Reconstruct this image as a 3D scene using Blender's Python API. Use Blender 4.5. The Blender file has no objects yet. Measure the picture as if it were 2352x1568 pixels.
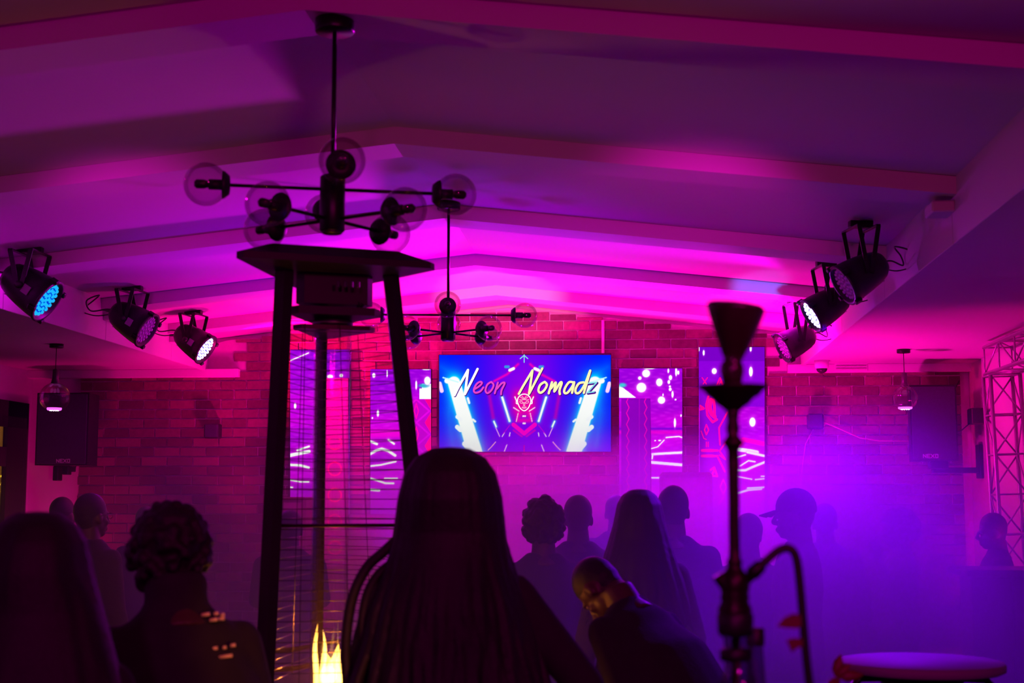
import bpy, math, random
import numpy as np
from mathutils import Vector, Matrix

random.seed(7)
rng = np.random.default_rng(7)
R = math.radians
SC = bpy.context.scene
COL = SC.collection

# ------------------------------------------------------------------ camera
FPX = 3267.0
CAMZ = 1.6
YAW, PIT = math.atan(279 / FPX * 0.9938), math.atan(364 / FPX)
Fw = Vector((-math.sin(YAW) * math.cos(PIT), math.cos(YAW) * math.cos(PIT), math.sin(PIT)))
Rt = Vector((math.cos(YAW), math.sin(YAW), 0))
Up = Rt.cross(Fw)
CAM = Vector((0, 0, CAMZ))
cd = bpy.data.cameras.new('camera'); cam = bpy.data.objects.new('camera', cd); COL.objects.link(cam)
cam.location = CAM
cam.rotation_euler = (math.pi / 2 + PIT, 0, YAW)
cd.sensor_width = 36; cd.lens = FPX / 2352 * 36; cd.clip_start = 0.05; cd.clip_end = 100
cd.dof.use_dof = True; cd.dof.focus_distance = 11.0; cd.dof.aperture_fstop = 4.2
SC.camera = cam

SC.view_settings.view_transform = 'Standard'; SC.view_settings.look = 'None'
SC.view_settings.exposure = 0.0; SC.view_settings.gamma = 1; SC.view_settings.use_curve_mapping = False
SC.cycles.max_bounces = 6; SC.cycles.diffuse_bounces = 1; SC.cycles.glossy_bounces = 3
SC.cycles.transparent_max_bounces = 12; SC.cycles.transmission_bounces = 4; SC.cycles.volume_bounces = 0
SC.cycles.caustics_reflective = False; SC.cycles.caustics_refractive = False
SC.cycles.sample_clamp_indirect = 4; SC.cycles.volume_step_rate = 1.0; SC.cycles.volume_max_steps = 64; SC.cycles.adaptive_threshold = 0.015
SC.cycles.use_denoising = True

w = bpy.data.worlds.new('night'); SC.world = w; w.use_nodes = True
w.node_tree.nodes['Background'].inputs[0].default_value = (0.6, 0.0, 0.5, 1)
w.node_tree.nodes['Background'].inputs[1].default_value = 0.0


def ray(px, py):
    return Fw + Rt * ((px - 1176) / FPX) - Up * ((py - 784) / FPX)


def at(px, py, Y):
    d = ray(px, py); return CAM + d * (Y / d.y)


def atz(px, py, z):
    d = ray(px, py); return CAM + d * ((z - CAMZ) / d.z)


def lamp(kind, name, loc, energy, color, target=None, size=0.05, angle=60, blend=0.5, parent=None, sy=None):
    l = bpy.data.lights.new(name, kind); l.energy = energy; l.color = color
    if kind == 'SPOT':
        l.spot_size = R(angle); l.spot_blend = blend; l.shadow_soft_size = size
    elif kind == 'POINT':
        l.shadow_soft_size = size
    else:
        l.size = size
        if sy: l.shape = 'RECTANGLE'; l.size_y = sy
    o = bpy.data.objects.new(name, l); COL.objects.link(o); o.location = Vector(loc)
    if target is not None:
        d = Vector(target) - Vector(loc)
        o.rotation_euler = d.to_track_quat('-Z', 'Y').to_euler()
    if parent is not None:
        o.parent = parent; o.matrix_parent_inverse = Matrix.Translation(-parent.location)
    return o


MAG = (1.0, 0.0, 0.42); PNK = (1.0, 0.0, 0.25); VIO = (0.55, 0.0, 1.0); BLU = (0.15, 0.0, 1.0); PUR = (0.8, 0.0, 0.85)
HAZE_D, HAZE_Z0, HAZE_Z1 = 0.62, 1.25, 2.15      # haze density and the heights between which it thins out
# stage washes standing low at the foot of the brick wall, throwing up the wall and the rear ceiling
lamp('SPOT', 'stage_wash', (-2.45, 10.7, 0.35), 580, PNK, (-2.3, 11.6, 3.0), 0.12, 95, 0.9)
lamp('SPOT', 'stage_wash', (-1.2, 10.35, 0.35), 700, MAG, (-1.2, 10.9, 3.2), 0.12, 120, 0.9)
lamp('SPOT', 'stage_wash', (0.7, 10.45, 0.35), 700, MAG, (0.7, 11.0, 3.0), 0.12, 120, 0.9)
lamp('SPOT', 'corner_fill', (-4.6, 11.1, 0.4), 60, PNK, (-4.9, 12.0, 1.9), 0.1, 80, 0.9)  # unseen pink fill added to brighten the left corner plaster
lamp('SPOT', 'corner_fill', (2.55, 11.1, 0.4), 60, PNK, (2.75, 12.0, 1.9), 0.1, 80, 0.9)  # same added fill for the right corner
lamp('SPOT', 'counter_fill', (2.45, 8.62, 1.05), 38, (1, 0, .3), (2.35, 9.3, 2.72), 0.08, 80, 0.9)  # unseen pink fill added behind the counter to brighten the side ceiling
# grazing light along the ceiling from beside the par cans on the right
lamp('SPOT', 'ceiling_wash', (1.15, 10.35, 2.86), 2300, PUR, (-2.2, 6.5, 5.1), 0.06, 72, 0.35)
lamp('POINT', 'ceiling_wash', (1.15, 10.35, 2.72), 25, MAG, None, 0.07)
lamp('SPOT', 'ceiling_wash', (-3.2, 11.1, 2.78), 260, (1, 0, .14), (-1.5, 12.0, 2.9), 0.05, 120, 0.9)  # red fill added at the left to brighten the bricks
# unseen violet fill and two floating spots, added to colour ceiling and ribs
lamp('SPOT', 'violet_fill', (-1.3, 9.0, 0.9), 230, (0.32, 0.0, 1.0), (-1.4, 8.9, 3.2), 0.1, 95, 0.6)
lamp('SPOT', 'rib_fill', (1.0, 6.6, 2.35), 420, (0.12, 0.12, 1.0), (0.86, 9.5, 2.99), 0.03, 9, 0.7)
lamp('SPOT', 'rib_fill', (-1.03, 8.05, 2.42), 420, (1.0, 0.17, 0.40), (-1.02, 10.90, 3.20), 0.02, 22, 0.7)
# the room behind the camera: magenta house lights, out of frame at both sides
lamp('SPOT', 'house_light', (-0.2, -2.0, 2.62), 110, (1.0, 0.0, 0.6), (-0.9, 9.0, 3.15), 0.12, 80, 0.9)
lamp('SPOT', 'house_light', (0.9, 0.6, 2.5), 60, (1.0, 0.0, 0.35), (-2.2, 9.0, 3.0), 0.12, 90, 0.9)
lamp('AREA', 'house_light', (-0.5, -1.5, 2.3), 3, (1.0, 0.0, 0.25), (-0.5, 6, 2.2), 1.5)
lamp('SPOT', 'rib_face_fill', (0.5, 4.7, 2.35), 120, (1.0, 0.0, 0.66), (-0.1, 9.0, 3.16), 0.1, 46, 1.0)  # floating spot facing away, added to brighten the rib faces
lamp('SPOT', 'rib_face_fill', (-2.4, 4.7, 2.35), 100, (1.0, 0.0, 0.74), (-2.1, 9.0, 3.12), 0.1, 46, 1.0)  # its added partner for the left slope
# unseen orange fill added out of frame to warm the jacket patches
lamp('SPOT', 'amber_fill', (0.9, 0.2, 1.25), 150, (1.0, 0.30, 0.02), (-0.80, 3.36, 1.27), 0.05, 8, 0.6)
# haze lights: blue violet spots by the par cans and near the back wall
lamp('SPOT', 'haze_light', (1.2, 8.35, 2.60), 560, (0.2, 0, 1), (0.3, 8.4, 0.9), 0.06, 90, 0.8)
lamp('SPOT', 'haze_light', (1.1, 7.1, 2.62), 330, (0.2, 0, 1), (0.85, 6.1, 1.0), 0.06, 85, 0.8)  # added to light the nearer haze; the par there is unlit
lamp('SPOT', 'haze_light', (-0.6, 11.4, 2.75), 380, VIO, (0.6, 8.5, 0.6), 0.06, 80, 0.8)
lamp('SPOT', 'haze_light', (-3.25, 10.4, 2.72), 300, VIO, (-1.5, 8.0, 0.8), 0.06, 80, 0.8)

# ------------------------------------------------------------------ materials
MATS = {}


def nodes(m):
    m.use_nodes = True
    nt = m.node_tree
    return nt, nt.nodes, nt.links


def mat(name, color, rough=0.6, metal=0.0, var=0.15, scale=6.0, bump=0.0, spec=0.5, alpha=None, sheen=0):
    if name in MATS: return MATS[name]
    m = bpy.data.materials.new(name); nt, N, L = nodes(m)
    b = N['Principled BSDF']
    tc = N.new('ShaderNodeTexCoord'); nz = N.new('ShaderNodeTexNoise'); nz.inputs['Scale'].default_value = scale
    nz.inputs['Detail'].default_value = 4
    L.new(tc.outputs['Object'], nz.inputs['Vector'])
    mx = N.new('ShaderNodeMix'); mx.data_type = 'RGBA'
    mx.inputs[6].default_value = (*[c * (1 - var) for c in color], 1)
    mx.inputs[7].default_value = (*[min(1, c * (1 + var)) for c in color], 1)
    L.new(nz.outputs['Fac'], mx.inputs[0]); L.new(mx.outputs[2], b.inputs['Base Color'])
    b.inputs['Roughness'].default_value = rough; b.inputs['Metallic'].default_value = metal
    b.inputs['Specular IOR Level'].default_value = spec
    if bump:
        bp = N.new('ShaderNodeBump'); bp.inputs['Strength'].default_value = bump; bp.inputs['Distance'].default_value = 0.01
        n2 = N.new('ShaderNodeTexNoise'); n2.inputs['Scale'].default_value = scale * 8
        L.new(tc.outputs['Object'], n2.inputs['Vector']); L.new(n2.outputs['Fac'], bp.inputs['Height']); L.new(bp.outputs[0], b.inputs['Normal'])
    MATS[name] = m
    return m


def emit(name, color, strength=1.0):
    if name in MATS: return MATS[name]
    m = bpy.data.materials.new(name); nt, N, L = nodes(m); N.remove(N['Principled BSDF'])
    e = N.new('ShaderNodeEmission'); e.inputs[0].default_value = (*color, 1); e.inputs[1].default_value = strength
    L.new(e.outputs[0], N['Material Output'].inputs[0]); MATS[name] = m
    return m


def emit_attr(name, strength):
    m = bpy.data.materials.new(name); nt, N, L = nodes(m); N.remove(N['Principled BSDF'])
    a = N.new('ShaderNodeVertexColor'); a.layer_name = 'Col'
    e = N.new('ShaderNodeEmission'); e.inputs[1].default_value = strength
    L.new(a.outputs[0], e.inputs[0]); L.new(e.outputs[0], N['Material Output'].inputs[0]); MATS[name] = m
    return m


def attr_mat(name):
    m = bpy.data.materials.new(name); nt, N, L = nodes(m)
    a = N.new('ShaderNodeVertexColor'); a.layer_name = 'Col'
    L.new(a.outputs[0], N['Principled BSDF'].inputs['Base Color']); N['Principled BSDF'].inputs['Roughness'].default_value = 0.85
    MATS[name] = m
    return m


def thin_glass(name, tint, gloss=0.03, rough=0.02, edge=0.2):
    m = bpy.data.materials.new(name); nt, N, L = nodes(m); N.remove(N['Principled BSDF'])
    t = N.new('ShaderNodeBsdfTransparent'); g = N.new('ShaderNodeBsdfGlossy'); g.inputs['Roughness'].default_value = rough
    lw = N.new('ShaderNodeLayerWeight'); lw.inputs[0].default_value = edge
    cr = N.new('ShaderNodeMix'); cr.data_type = 'RGBA'
    cr.inputs[6].default_value = (*tint, 1); cr.inputs[7].default_value = (*[c * 0.85 for c in tint], 1)
    L.new(lw.outputs['Facing'], cr.inputs[0]); L.new(cr.outputs[2], t.inputs[0])
    ad = N.new('ShaderNodeMath'); ad.operation = 'MULTIPLY_ADD'; ad.inputs[1].default_value = 0.35; ad.inputs[2].default_value = gloss
    L.new(lw.outputs['Fresnel'], ad.inputs[0])
    ms = N.new('ShaderNodeMixShader'); L.new(ad.outputs[0], ms.inputs[0]); L.new(t.outputs[0], ms.inputs[1]); L.new(g.outputs[0], ms.inputs[2])
    L.new(ms.outputs[0], N['Material Output'].inputs[0]); MATS[name] = m
    return m


def brick_mat():
    m = bpy.data.materials.new('brick_clay'); nt, N, L = nodes(m); b = N['Principled BSDF']
    oi = N.new('ShaderNodeObjectInfo'); ge = N.new('ShaderNodeNewGeometry')
    ad = N.new('ShaderNodeMath'); ad.operation = 'ADD'; L.new(oi.outputs['Random'], ad.inputs[0]); L.new(ge.outputs['Random Per Island'], ad.inputs[1])
    fr = N.new('ShaderNodeMath'); fr.operation = 'FRACT'; L.new(ad.outputs[0], fr.inputs[0])
    cr = N.new('ShaderNodeValToRGB'); L.new(fr.outputs[0], cr.inputs[0])
    cr.color_ramp.elements[0].color = (0.16, 0.05, 0.09, 1); cr.color_ramp.elements[1].color = (0.36, 0.11, 0.19, 1)
    e = cr.color_ramp.elements.new(0.45); e.color = (0.23, 0.07, 0.12, 1)
    tc = N.new('ShaderNodeTexCoord'); nz = N.new('ShaderNodeTexNoise'); nz.inputs['Scale'].default_value = 30; L.new(ge.outputs['Position'], nz.inputs['Vector'])
    mx = N.new('ShaderNodeMix'); mx.data_type = 'RGBA'; mx.blend_type = 'MULTIPLY'; mx.inputs[0].default_value = 0.5
    L.new(cr.outputs[0], mx.inputs[6]); L.new(nz.outputs['Fac'], mx.inputs[7]); L.new(mx.outputs[2], b.inputs['Base Color'])
    bp = N.new('ShaderNodeBump'); bp.inputs['Strength'].default_value = 0.4; bp.inputs['Distance'].default_value = 0.006
    L.new(nz.outputs['Fac'], bp.inputs['Height']); L.new(bp.outputs[0], b.inputs['Normal'])
    b.inputs['Roughness'].default_value = 0.75
    MATS['brick'] = m
    return m


M_PLASTER = mat('white_plaster', (0.78, 0.76, 0.76), 0.75, var=0.05, scale=1.5, bump=0.05)
M_CEIL = mat('white_ceiling_paint', (0.64, 0.62, 0.62), 0.6, var=0.04, scale=1.2, bump=0.03)
M_FLOOR = mat('dark_floor', (0.06, 0.05, 0.06), 0.4, var=0.3, scale=2)
M_MORTAR = mat('pale_mortar', (0.62, 0.5, 0.55), 0.9, var=0.15, scale=10, bump=0.2)
M_BRICK = brick_mat()
M_BLACK = mat('black_plastic', (0.012, 0.011, 0.014), 0.45, var=0.3, scale=20)
M_BLACKMET = mat('black_metal', (0.02, 0.018, 0.02), 0.35, metal=0.6, var=0.2, scale=20)
M_STEEL = mat('dark_steel', (0.10, 0.09, 0.10), 0.35, metal=0.8, var=0.2, scale=15)
M_HEATER = mat('heater_enamel', (0.02, 0.013, 0.014), 0.5, metal=0.2, var=0.2, scale=15)
M_ALU = mat('truss_aluminium', (0.55, 0.5, 0.58), 0.35, metal=0.7, var=0.1, scale=20)
M_WIRE = mat('guard_wire_steel', (0.16, 0.14, 0.15), 0.3, metal=1.0, var=0.1, scale=20)
M_GREY = mat('grey_label', (0.35, 0.33, 0.38), 0.6)
M_WOOD = mat('dark_counter_wood', (0.05, 0.03, 0.03), 0.45, var=0.4, scale=5)
M_TABLE = mat('pale_table_laminate', (0.32, 0.28, 0.34), 0.65, var=0.1)
M_GLOBE = thin_glass('smoked_globe_glass', (0.84, 0.74, 0.80), 0.04)
M_TUBE = thin_glass('quartz_tube_glass', (0.93, 0.91, 0.92), 0.05, 0.05)
M_VASE = thin_glass('vase_glass', (0.55, 0.45, 0.55), 0.08, 0.05)
M_PANE = thin_glass('window_glass', (0.9, 0.88, 0.85), 0.04)
M_BULB = mat('dark_bulb', (0.03, 0.025, 0.03), 0.1, var=0.1)
M_SKIN = mat('brown_skin', (0.075, 0.032, 0.024), 0.5, var=0.1, scale=5)
M_HAIR = mat('black_hair', (0.012, 0.008, 0.01), 0.55, var=0.3, scale=40, bump=0.3)
M_CLOTHK = mat('black_cloth', (0.022, 0.018, 0.024), 0.9, var=0.3, scale=20, bump=0.2)
M_CLOTHN = mat('navy_cloth', (0.03, 0.025, 0.06), 0.9, var=0.3, scale=20, bump=0.2)
M_CLOTHW = mat('pale_cloth', (0.4, 0.35, 0.4), 0.9, var=0.15, scale=20, bump=0.2)
M_CLOTHG = mat('grey_cloth', (0.05, 0.04, 0.055), 0.9, var=0.2, scale=20, bump=0.2)
M_EYE = mat('eye_white', (0.16, 0.13, 0.13), 0.4, var=0.02)
M_LEAFR = mat('dark_red_leaf', (0.18, 0.012, 0.02), 0.5, var=0.3, scale=30)
M_LEAFY = mat('yellow_green_leaf', (0.55, 0.5, 0.08), 0.5, var=0.3, scale=10)
M_OUTWALL = mat('ochre_outside_wall', (0.75, 0.5, 0.15), 0.8, var=0.1)
M_AMBER = mat('amber_patch_finish', (1.0, 0.8, 0.35), 0.25, var=0.1)
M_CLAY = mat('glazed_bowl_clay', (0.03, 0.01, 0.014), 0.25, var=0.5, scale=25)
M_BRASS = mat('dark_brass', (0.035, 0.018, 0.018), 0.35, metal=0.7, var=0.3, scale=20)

# ------------------------------------------------------------------ mesh builder


class MB:
    def __init__(s): s.v = []; s.f = []

    def add(s, vs, fs):
        o = len(s.v); s.v += [tuple(x) for x in vs]; s.f += [tuple(i + o for i in f) for f in fs]; return s

    def box(s, c, d, rot=None):
        c = Vector(c); x, y, z = [k / 2 for k in d]
        vs = [Vector(p) for p in ((-x, -y, -z), (x, -y, -z), (x, y, -z), (-x, y, -z), (-x, -y, z), (x, -y, z), (x, y, z), (-x, y, z))]
        if rot is not None: vs = [rot @ p for p in vs]
        return s.add([p + c for p in vs], [(0, 3, 2, 1), (4, 5, 6, 7), (0, 1, 5, 4), (1, 2, 6, 5), (2, 3, 7, 6), (3, 0, 4, 7)])

    def bbox(s, c, d, b=0.005, rot=None):
        """box with chamfered edges"""
        c = Vector(c); vs = []; idx = {}
        h = [k / 2 for k in d]; b = min(b, min(h) * 0.9)
        for sx in (-1, 1):
            for sy in (-1, 1):
                for sz in (-1, 1):
                    for a in range(3):
                        p = [sx * (h[0] - b), sy * (h[1] - b), sz * (h[2] - b)]
                        p[a] = (sx, sy, sz)[a] * h[a]
                        idx[(sx, sy, sz, a)] = len(vs); p = Vector(p)
                        vs.append((rot @ p if rot is not None else p) + c)
        fs = []
        S = (-1, 1)
        for q in S:
            fs.append([idx[(q, i, j, 0)] for i, j in ((-1, -1), (1, -1), (1, 1), (-1, 1))][::q])
            fs.append([idx[(i, q, j, 1)] for i, j in ((-1, -1), (-1, 1), (1, 1), (1, -1))][::q])
            fs.append([idx[(i, j, q, 2)] for i, j in ((-1, -1), (1, -1), (1, 1), (-1, 1))][::q])
        for i in S:
            for j in S:
                fs.append([idx[(i, j, -1, 0)], idx[(i, j, 1, 0)], idx[(i, j, 1, 1)], idx[(i, j, -1, 1)]])
                fs.append([idx[(i, -1, j, 0)], idx[(i, 1, j, 0)], idx[(i, 1, j, 2)], idx[(i, -1, j, 2)]])
                fs.append([idx[(-1, i, j, 1)], idx[(1, i, j, 1)], idx[(1, i, j, 2)], idx[(-1, i, j, 2)]])
                for k in S: fs.append([idx[(i, j, k, a)] for a in range(3)])
        return s.add(vs, fs)

    def tube(s, pts, r, n=10, cap=True, closed=False):
        pts = [Vector(p) for p in pts]; m = len(pts)
        rs = r if isinstance(r, (list, tuple)) else [r] * m
        T = []
        for i in range(m):
            a = pts[i - 1] if (i > 0 or closed) else pts[i]; b = pts[(i + 1) % m] if (i < m - 1 or closed) else pts[i]
            t = (b - a); T.append(t.normalized() if t.length > 1e-9 else Vector((0, 0, 1)))
        u = T[0].orthogonal().normalized(); vs = []
        for i in range(m):
            u = (u - T[i] * u.dot(T[i]))
            u = u.normalized() if u.length > 1e-6 else T[i].orthogonal().normalized()
            w_ = T[i].cross(u)
            for k in range(n):
                a = 2 * math.pi * k / n
                vs.append(pts[i] + (u * math.cos(a) + w_ * math.sin(a)) * rs[i])
        fs = []
        for i in range(m if closed else m - 1):
            j = (i + 1) % m
            for k in range(n):
                l = (k + 1) % n
                fs.append((i * n + k, i * n + l, j * n + l, j * n + k))
        if cap and not closed:
            fs.append(tuple(range(n))[::-1]); fs.append(tuple((m - 1) * n + k for k in range(n)))
        return s.add(vs, fs)

    def cyl(s, a, b, r, n=16): return s.tube([a, b], r, n)

    def lathe(s, prof, c=(0, 0, 0), n=24, axis=None):
        """prof: list of (r, h) along the axis (default +Z)"""
        c = Vector(c); q = Matrix.Identity(3) if axis is None else Vector(axis).normalized().to_track_quat('Z', 'Y').to_matrix()
        vs = []; fs = []
        for r, h in prof:
            for k in range(n):
                a = 2 * math.pi * k / n
                vs.append(c + q @ Vector((max(r, 1e-5) * math.cos(a), max(r, 1e-5) * math.sin(a), h)))
        for i in range(len(prof) - 1):
            for k in range(n):
                l = (k + 1) % n
                fs.append((i * n + k, i * n + l, (i + 1) * n + l, (i + 1) * n + k))
        fs.append(tuple(range(n))[::-1]); fs.append(tuple((len(prof) - 1) * n + k for k in range(n)))
        return s.add(vs, fs)

    def ell(s, c, r, n=12, m=8, rot=None):
        c = Vector(c); r = (r, r, r) if not isinstance(r, (tuple, list)) else r
        vs = [Vector((0, 0, -r[2]))]
        for i in range(1, m):
            th = -math.pi / 2 + math.pi * i / m
            for k in range(n):
                a = 2 * math.pi * k / n
                vs.append(Vector((r[0] * math.cos(th) * math.cos(a), r[1] * math.cos(th) * math.sin(a), r[2] * math.sin(th))))
        vs.append(Vector((0, 0, r[2])))
        fs = [(0, 1 + (k + 1) % n, 1 + k) for k in range(n)]
        for i in range(m - 2):
            for k in range(n):
                l = (k + 1) % n
                fs.append((1 + i * n + k, 1 + i * n + l, 1 + (i + 1) * n + l, 1 + (i + 1) * n + k))
        t = len(vs) - 1; o = 1 + (m - 2) * n
        fs += [(o + k, o + (k + 1) % n, t) for k in range(n)]
        if rot is not None: vs = [rot @ p for p in vs]
        return s.add([p + c for p in vs], fs)

    def caps(s, a, b, ra, rb, n=12):
        """tapered capsule"""
        a = Vector(a); b = Vector(b); s.ell(a, ra, n, 8); s.ell(b, rb, n, 8)
        if (b - a).length > 1e-5: s.tube([a, b], [ra, rb], n)
        return s

    def loft(s, rings, n=20):
        """rings: (cx, cy, z, hw, hd)"""
        vs = []; fs = []
        for cx, cy, z, hw, hd in rings:
            for k in range(n):
                a = 2 * math.pi * k / n
                ca, sa = math.cos(a), math.sin(a)
                e = 0.85
                vs.append((cx + hw * math.copysign(abs(ca) ** e, ca), cy + hd * math.copysign(abs(sa) ** e, sa), z))
        for i in range(len(rings) - 1):
            for k in range(n):
                l = (k + 1) % n
                fs.append((i * n + k, i * n + l, (i + 1) * n + l, (i + 1) * n + k))
        up = rings[-1][2] > rings[0][2]
        a = tuple(range(n)); b = tuple((len(rings) - 1) * n + k for k in range(n))
        fs.append(a[::-1]); fs.append(b)
        if not up: fs = [f[::-1] for f in fs]
        return s.add(vs, fs)

    def stroke(s, pts, hw, nrm, thick=0.001):
        """flat stroke with round joins; nrm = outward normal"""
        nrm = Vector(nrm); pts = [Vector(p) for p in pts]
        for i in range(len(pts) - 1):
            d = pts[i + 1] - pts[i]
            if d.length < 1e-7: continue
            t = nrm.cross(d.normalized()) * hw
            s.add([pts[i] - t, pts[i] + t, pts[i + 1] + t, pts[i + 1] - t], [(0, 1, 2, 3)])
        for p in pts:
            u = nrm.orthogonal().normalized(); v_ = nrm.cross(u)
            s.add([p + (u * math.cos(a) + v_ * math.sin(a)) * hw for a in [k * math.pi / 4 for k in range(8)]], [tuple(range(8))])
        return s

    def xf(s, fn): s.v = [tuple(fn(Vector(p))) for p in s.v]; return s

    def mesh(s, name, m, smooth=False):
        me = bpy.data.meshes.new(name); me.from_pydata(s.v, [], s.f)
        if m is not None: me.materials.append(m)
        if smooth: me.polygons.foreach_set('use_smooth', [True] * len(me.polygons))
        me.update()
        return me

    def build(s, name, m, parent=None, smooth=False, local=False):
        off = Vector((0, 0, 0))
        if parent is not None and not local:
            p = parent
            while p is not None: off += p.location; p = p.parent
            s.v = [tuple(Vector(q) - off) for q in s.v]
        o = bpy.data.objects.new(name, s.mesh(name, m, smooth)); COL.objects.link(o)
        if parent is not None: o.parent = parent
        return o

    def remesh(s, name, m, voxel, parent=None, local=True, smooth_it=2):
        me = s.mesh('tmp', m); o = bpy.data.objects.new('tmp', me); COL.objects.link(o)
        r = o.modifiers.new('r', 'REMESH'); r.mode = 'VOXEL'; r.voxel_size = voxel; r.use_smooth_shade = True
        if smooth_it:
            k = o.modifiers.new('s', 'SMOOTH'); k.iterations = smooth_it; k.factor = 0.5
        dg = bpy.context.evaluated_depsgraph_get()
        nm = bpy.data.meshes.new_from_object(o.evaluated_get(dg)); nm.name = name
        bpy.data.objects.remove(o); bpy.data.meshes.remove(me)
        if not nm.materials: nm.materials.append(m)
        ob = bpy.data.objects.new(name, nm); COL.objects.link(ob)
        if parent is not None: ob.parent = parent
        return ob


def empty(name, loc, label, cat, group=None, rot=None):
    o = bpy.data.objects.new(name, None); o.empty_display_size = 0.1; COL.objects.link(o); o.location = Vector(loc)
    if rot is not None: o.rotation_euler = rot
    return tag(o, label, cat, group)


def tag(o, label=None, cat=None, group=None, kind=None):
    if label: o['label'] = label
    if cat: o['category'] = cat
    if group: o['group'] = group
    if kind: o['kind'] = kind
    return o


def struct(o, label=None, cat=None):
    return tag(o, label, cat, None, 'structure')


def copy_tree(o, parent=None):
    c = o.copy(); COL.objects.link(c)
    c.parent = parent
    for ch in list(o.children): copy_tree(ch, c)
    return c


def spline(pts, k=6):
    pts = [Vector(p) for p in pts]; o = []
    for i in range(len(pts) - 1):
        p0, p1, p2, p3 = pts[max(i - 1, 0)], pts[i], pts[i + 1], pts[min(i + 2, len(pts) - 1)]
        for j in range(k):
            t = j / k; o.append(.5 * ((2 * p1) + (p2 - p0) * t + (2 * p0 - 5 * p1 + 4 * p2 - p3) * t * t + (3 * p1 - p0 - 3 * p2 + p3) * t ** 3))
    return o + [pts[-1]]


def srgb(c):
    c = np.asarray(c, float) / 255.0
    return np.where(c <= 0.04045, c / 12.92, ((c + 0.055) / 1.055) ** 2.4)


def color_grid(name, corners, nu, nv, fn, m, parent):
    """flat grid with per-vertex colours fn(u, v) -> rgb (0..255); corners = TL, TR, BR, BL"""
    TL, TR, BR, BL = [np.array(c, float) for c in corners]
    u, v = np.meshgrid(np.linspace(0, 1, nu), np.linspace(0, 1, nv))
    P = (TL * (1 - u)[..., None] + TR * u[..., None]) * (1 - v)[..., None] + (BL * (1 - u)[..., None] + BR * u[..., None]) * v[..., None]
    off = Vector((0, 0, 0)); p = parent
    while p is not None: off += p.location; p = p.parent
    P = P.reshape(-1, 3) - np.array(off)
    i = np.arange(nu * nv).reshape(nv, nu)
    F = np.stack([i[1:, :-1], i[1:, 1:], i[:-1, 1:], i[:-1, :-1]], -1).reshape(-1, 4)
    me = bpy.data.meshes.new(name); me.from_pydata(P.tolist(), [], F.tolist())
    c = srgb(np.clip(fn(u, v), 0, 255)).reshape(-1, 3)
    ca = me.color_attributes.new('Col', 'FLOAT_COLOR', 'POINT')
    ca.data.foreach_set('color', np.concatenate([c, np.ones((len(c), 1))], 1).astype(np.float32).ravel())
    me.materials.append(m); me.update()
    o = bpy.data.objects.new(name, me); COL.objects.link(o)
    if parent is not None: o.parent = parent
    return o


def segd(X, Y, pts):
    d = np.full(X.shape, 1e9)
    for (x0, y0), (x1, y1) in zip(pts[:-1], pts[1:]):
        dx, dy = x1 - x0, y1 - y0; t = np.clip(((X - x0) * dx + (Y - y0) * dy) / (dx * dx + dy * dy + 1e-9), 0, 1)
        d = np.minimum(d, np.hypot(X - x0 - t * dx, Y - y0 - t * dy))
    return d


def blend(c, col, a):
    a = np.clip(a, 0, 1)[..., None]; return c * (1 - a) + np.array(col, float) * a


# ------------------------------------------------------------------ the room
WY = 12.0
XL, XR = at(62, 1150, WY).x, at(2236, 1150, WY).x
OL, OR_, OB = -3.66, 1.40, CAMZ + 1.12      # opening edges, flat ceiling height
RX, RZ, EZ = -1.05, CAMZ + 1.66, CAMZ + 1.385  # ridge and eaves of the raised ceiling
Y0 = -3.0


def vz(x): return RZ + (EZ - RZ) * (abs(x - RX) / ((OR_ - RX) if x > RX else (RX - OL)))


struct(MB().box(((XL + XR) / 2, (Y0 + WY) / 2, -0.05), (XR - XL + 0.6, WY - Y0 + 0.6, 0.1)).build('floor', M_FLOOR))
m = MB()
for x0, x1 in ((XL - 0.1, OL), (OR_, XR + 0.1)):
    m.box(((x0 + x1) / 2, (Y0 + WY) / 2, OB + 0.15), (x1 - x0, WY - Y0 + 0.2, 0.3))
for a, b in ((OL - 0.02, RX), (RX, OR_ + 0.02)):
    za, zb = vz(max(a, OL)), vz(min(b, OR_))
    m.add([(a, Y0, za), (b, Y0, zb), (b, WY + .1, zb), (a, WY + .1, za), (a, Y0, za + .1), (b, Y0, zb + .1), (b, WY + .1, zb + .1), (a, WY + .1, za + .1)],
          [(0, 3, 2, 1), (4, 5, 6, 7), (0, 1, 5, 4), (1, 2, 6, 5), (2, 3, 7, 6), (3, 0, 4, 7)])
struct(m.build('ceiling', M_CEIL))
struct(MB().box((XR + 0.1, (Y0 + WY) / 2, 1.5), (0.2, WY - Y0 + 0.4, 3.0)).build('wall_right', M_PLASTER))
# left wall with the glazed door opening next to the far corner
DY0, DY1, DZ = 8.3, 11.93, CAMZ + 0.83
lw = MB().box((XL - 0.1, (Y0 + DY0) / 2, 1.5), (0.2, DY0 - Y0, 3.0)).box((XL - 0.1, (DY0 + DY1) / 2, (DZ + 3) / 2), (0.2, DY1 - DY0, 3.0 - DZ))
lw.box((XL - 0.1, (DY1 + WY) / 2 + 0.05, 1.5), (0.2, WY - DY1 + 0.1, 3.0))
struct(lw.build('wall_left', M_PLASTER))
struct(MB().box(((XL + XR) / 2, Y0 - 0.1, 1.7), (XR - XL + 0.4, 0.2, 3.4)).build('wall_front', M_PLASTER))
wb = struct(MB().box(((XL + XR) / 2, WY + 0.12, 1.75), (XR - XL + 0.4, 0.2, 3.5)).build('wall_back', M_PLASTER))
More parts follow.
